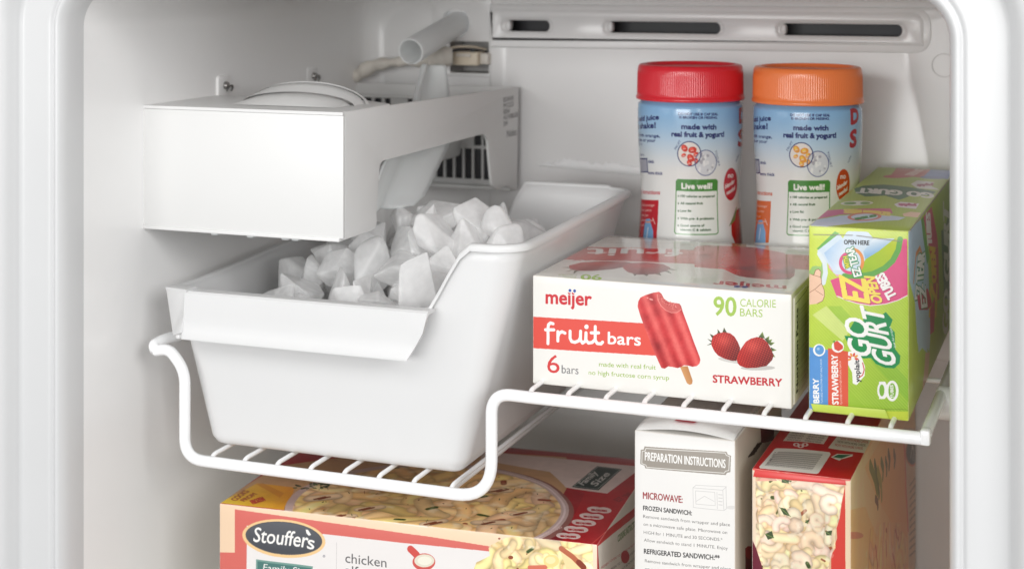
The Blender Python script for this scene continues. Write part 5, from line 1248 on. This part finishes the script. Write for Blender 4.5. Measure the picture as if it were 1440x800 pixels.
# ---------------------------------------------------------------- smoothie jars
def jar(uc, y_, acc, accs, capm, u0, v0, dx, dy, label, fruitcol):
    base = -.2795; c_ = at(uc, 250, y=y_); cx_, cy_ = c_.x, y_
    Rj = .0422; zc0, zc1 = .1765, .2045                                        # cap from/to
    prof = [(.036, 0), (.0400, .0012), (.0424, .006), (.0430, .018), (.0428, .040), (.0420, .062), (.0405, .082), (.0398, .098), (.0400, .112), (.0412, .128), (.0420, .142), (.0424, .158), (.0424, .168), (.0420, .1725), (.0395, .1752), (.0380, .1768)]
    pr = []
    for i in range(len(prof) - 1):
        for q in range(3): t_ = q / 3; pr.append((prof[i][0] * (1 - t_) + prof[i + 1][0] * t_, prof[i][1] * (1 - t_) + prof[i + 1][1] * t_))
    pr.append(prof[-1]); prof = pr
    circ_ = 2 * math.pi * Rj * 1000; H_ = 178.
    yaw0 = math.atan2(cx_, cy_)              # direction camera -> jar in plan
    def mp(u, v):
        d = ray(u, v); A_ = d[0] ** 2 + d[1] ** 2; B_ = d[0] * cx_ + d[1] * cy_; D_ = B_ * B_ - A_ * (cx_ ** 2 + cy_ ** 2 - Rj ** 2)
        if D_ < 0:
            t_ = B_ / A_; px_, py_ = d[0] * t_ - cx_, d[1] * t_ - cy_; l_ = math.hypot(px_, py_); ex = (l_ - Rj) * 1000
            an = (math.atan2(px_, -py_) + rot_) % (2 * math.pi); s_ = 1 if an > math.pi else -1
            return (an / (2 * math.pi) * circ_ + s_ * ex * 1.5, (d[2] * t_ - base) * 1000)
        t_ = (B_ - math.sqrt(D_)) / A_; px_, py_ = d[0] * t_ - cx_, d[1] * t_ - cy_
        an = (math.atan2(px_, -py_) + rot_) % (2 * math.pi); return (an / (2 * math.pi) * circ_, (d[2] * t_ - base) * 1000)
    rot_ = math.pi - yaw0          # put the seam of the label at the far side
    C = Canvas(circ_, H_, 7, c8(238, 238, 236), mp)
    zz = np.linspace(0, 1, C.H)[:, None, None] * H_; q = np.clip((zz - 118) / 58, 0, 1); q = q * q * (3 - 2 * q)
    C.a[:] = C.a * (1 - q) + c8(150, 200, 244) * q
    g = lambda x, y: (u0 + (x + dx) / 4, v0 + (y + dy) / 4)
    NV = c8(44, 52, 112)
    C.text('DO NOT USE IF CAP SEAL', g(256, 88), g(478, 90), 3.4, NV, bold=.14); C.text('IS BROKEN OR MISSING.', g(262, 107), g(475, 109), 3.2, NV, bold=.14)
    C.text('made with', g(274, 166), g(468, 168), 6.8, NV, bold=.34); C.text('real fruit & yogurt!', g(218, 207), g(512, 209), 6.8, NV, bold=.34)
    C.ell(g(317, 307), 16.8, 17.5, c8(244, 236, 230)); C.ell(g(412, 358), 15.6, 18, c8(222, 224, 230))
    rg = np.random.default_rng(8)
    for (x_, y2, r_) in ((290, 275, 22), (335, 285, 24), (325, 330, 24), (355, 310, 16), (285, 315, 14), (318, 358, 18), (355, 345, 16)):
        an = rg.uniform(0, 3); C.ell(g(x_, y2), r_ / 4, r_ / 5.2, fruitcol, an); C.ell(g(x_ - 4, y2 - 4), r_ / 8, r_ / 12, np.clip(fruitcol * 1.2 + .08, 0, 1), an); C.line([g(x_ - 8, y2 + 6), g(x_ + 6, y2 + 2)], .5, c8(250, 226, 216))
    for k in range(26):
        x_, y2 = 412 + rg.uniform(-42, 42), 358 + rg.uniform(-50, 50); C.ell(g(x_, y2), rg.uniform(1, 3), rg.uniform(1, 3.4), c8(246, 246, 248) if k % 3 else c8(170, 168, 180), alpha=.8, n=12)
    C.ring(g(412, 358), 15.4, 18, .65, c8(90, 100, 150)); C.ring(g(317, 307), 16.6, 17.3, .75, NV)
    C.text('FRUIT', g(242, 285), g(272, 235), (-2.6, -1.8), NV, bold=.1); C.text('YOGURT', g(462, 288), g(484, 378), (2.8, -.8), NV, bold=.1)
    GN = c8(76, 144, 66)
    bx = [(250, 452), (474, 452), (484, 462), (484, 748), (474, 758), (240, 756), (232, 746), (240, 462)]
    C.poly([g(*p_) for p_ in bx], c8(240, 242, 238)); C.line([g(*p_) for p_ in bx + bx[:1]], .8, GN); C.poly([g(*p_) for p_ in ((242, 454), (484, 454), (484, 516), (238, 516))], GN)
    C.text('Live well!', g(272, 504), g(452, 504), 7.8, Wt, bold=.28)
    for k, (s_, x1_, y2) in enumerate((('100 calories as prepared', 468, 546), ('All natural fruit', 398, 587), ('Low fat', 330, 629), ('With pre- & probiotics', 462, 671), ('Good source of', 405, 711), ('vitamin C & calcium', 442, 734))):
        C.text(s_, g(264, y2 + 5), g(x1_, y2 + 5), 3.0, c8(50, 92, 52), bold=.17)
        if k != 5: C.ell(g(252, y2), 1.0, 1.5, c8(50, 92, 52), n=8)
    C.poly([g(562 + 40 * math.cos(q_), 478 + 92 * math.sin(q_)) for q_ in np.linspace(0, 6.28, 30)], acc)
    C.text('no', g(545, 442), g(575, 440), 7, Wt, bold=.15); C.text('blender', g(530, 505), g(585, 470), 6.4, Wt, bold=.12); C.text('needed', g(540, 540), g(588, 508), 6, Wt, bold=.12)
    C.text('D', g(598, 132), g(636, 120), 19, c8(190, 36, 50), bold=1.0); C.text('S', g(594, 264), g(626, 252), 22, c8(190, 36, 50), bold=1.0); C.text('nonfat', g(590, 350), g(604, 310), (-3, 0), c8(90, 110, 140))
    C.text('just add juice', g(14, 128), g(146, 112), 6.4, NV, bold=.34); C.text('& shake!', g(30, 166), g(128, 160), 7.4, NV, bold=.34)
    C.text('blend with orange,', g(8, 206), g(152, 214), 4.2, NV, bold=.13); C.text('grape or your', g(30, 232), g(126, 240), 4.2, NV, bold=.13); C.text('choice', g(22, 256), g(50, 258), 4, NV)
    C.poly([g(24, 330), g(76, 330), g(76, 412), g(24, 412)], NV); C.poly([g(28, 337), g(72, 337), g(72, 405), g(28, 405)], c8(176, 176, 188)); C.text('thick', g(80, 357), g(114, 359), 4.2, NV, bold=.13); C.text('extra thick', g(76, 420), g(160, 426), 4.2, NV, bold=.13); C.text('thin', g(26, 318), g(56, 318), 4, NV)
    C.text('mixing instructions', g(2, 528), g(142, 536), 5.6, acc, bold=.17)
    C.poly([g(4, 562), g(134, 568), g(130, 800), g(0, 800)], accs)
    for k, s_ in enumerate(('Pour cold orange', 'or other juice', 'into the jar', 'add powder', 'then shake')): C.text(s_, g(22, 598 + k * 28), g(110 - (k % 3) * 16, 602 + k * 28), 3.2, c8(250, 220, 210), bold=.04)
    C.poly([g(*p_) for p_ in ((58, 700), (66, 672), (86, 672), (94, 700), (108, 740), (112, 800), (54, 800))], c8(126, 176, 222)); C.line([g(66, 690), g(88, 690)], 1.2, c8(240, 160, 120)); C.line([g(78, 720), g(74, 780)], 1.0, c8(236, 242, 250)); C.line([g(102, 668), g(116, 700)], .5, Wt); C.line([g(58, 700), g(52, 780)], .6, c8(40, 40, 70))
    strawberry(C, [g(*p_) for p_ in ((562, 700), (575, 660), (600, 620), (640, 600), (660, 700), (640, 840), (580, 820), (560, 760))]); C.poly([g(548, 715), g(590, 620), (g(600, 600)[0], g(600, 600)[1]), g(585, 680)], c8(120, 140, 80))
    t = thing('smoothie_jar', label, 'jar', (cx_, cy_, base))
    m = C.material('jar_label', .2, .25, wear=False)
    o = lathe('bottle_body', [(r_, z_) for r_, z_ in prof], m, (cx_, cy_, base), t, 128, uvh=(0, .178), smooth=60)
    # rotate label so that canvas u=0.5 faces the camera
    for d_ in o.data.uv_layers[0].data: d_.uv[0] += rot_ / (2 * math.pi)
    o.data.materials[0].node_tree.nodes['Image Texture'].extension = 'REPEAT'
    lathe('base', [(.0001, .0015), (.0365, .0001)], WHITE, (cx_, cy_, base), t, 48)
    rib = lambda an, z_: .00020 * math.sin(an * 150) if .004 < z_ < .0235 else 0
    zr = zc0
    capp = [(.0435, 0), (.0438, .0008), (.0438, .0022), (.0432, .0030), (.0430, .0040), (.0428, .0060), (.0425, .0200), (.0424, .0235), (.0420, .0262), (.0408, .0277), (.0385, .0282), (.0368, .0280), (.0358, .0262), (.0345, .0252), (.0150, .0253), (.0020, .0258), (.0001, .0254)]
    lathe('cap', capp, capm, (cx_, cy_, base + zr), t, 750, rib=rib, smooth=50)
    lathe('cap_skirt', [(.0380, .0012), (.0434, .0002)], capm, (cx_, cy_, base + zr), t, 64)
    return t
jar(970.5, 1.232, c8(196, 30, 50), c8(196, 32, 46), REDCAP, 890, 140, 0, 0, 'smoothie jar with a red ribbed cap, left of the pair', c8(216, 70, 56))
jar(1135.5, 1.235, c8(206, 76, 34), c8(222, 100, 40), ORCAP, 1050, 140, -10, 6, 'smoothie jar with an orange ribbed cap, right of the pair', c8(238, 160, 60))
print('DONE')
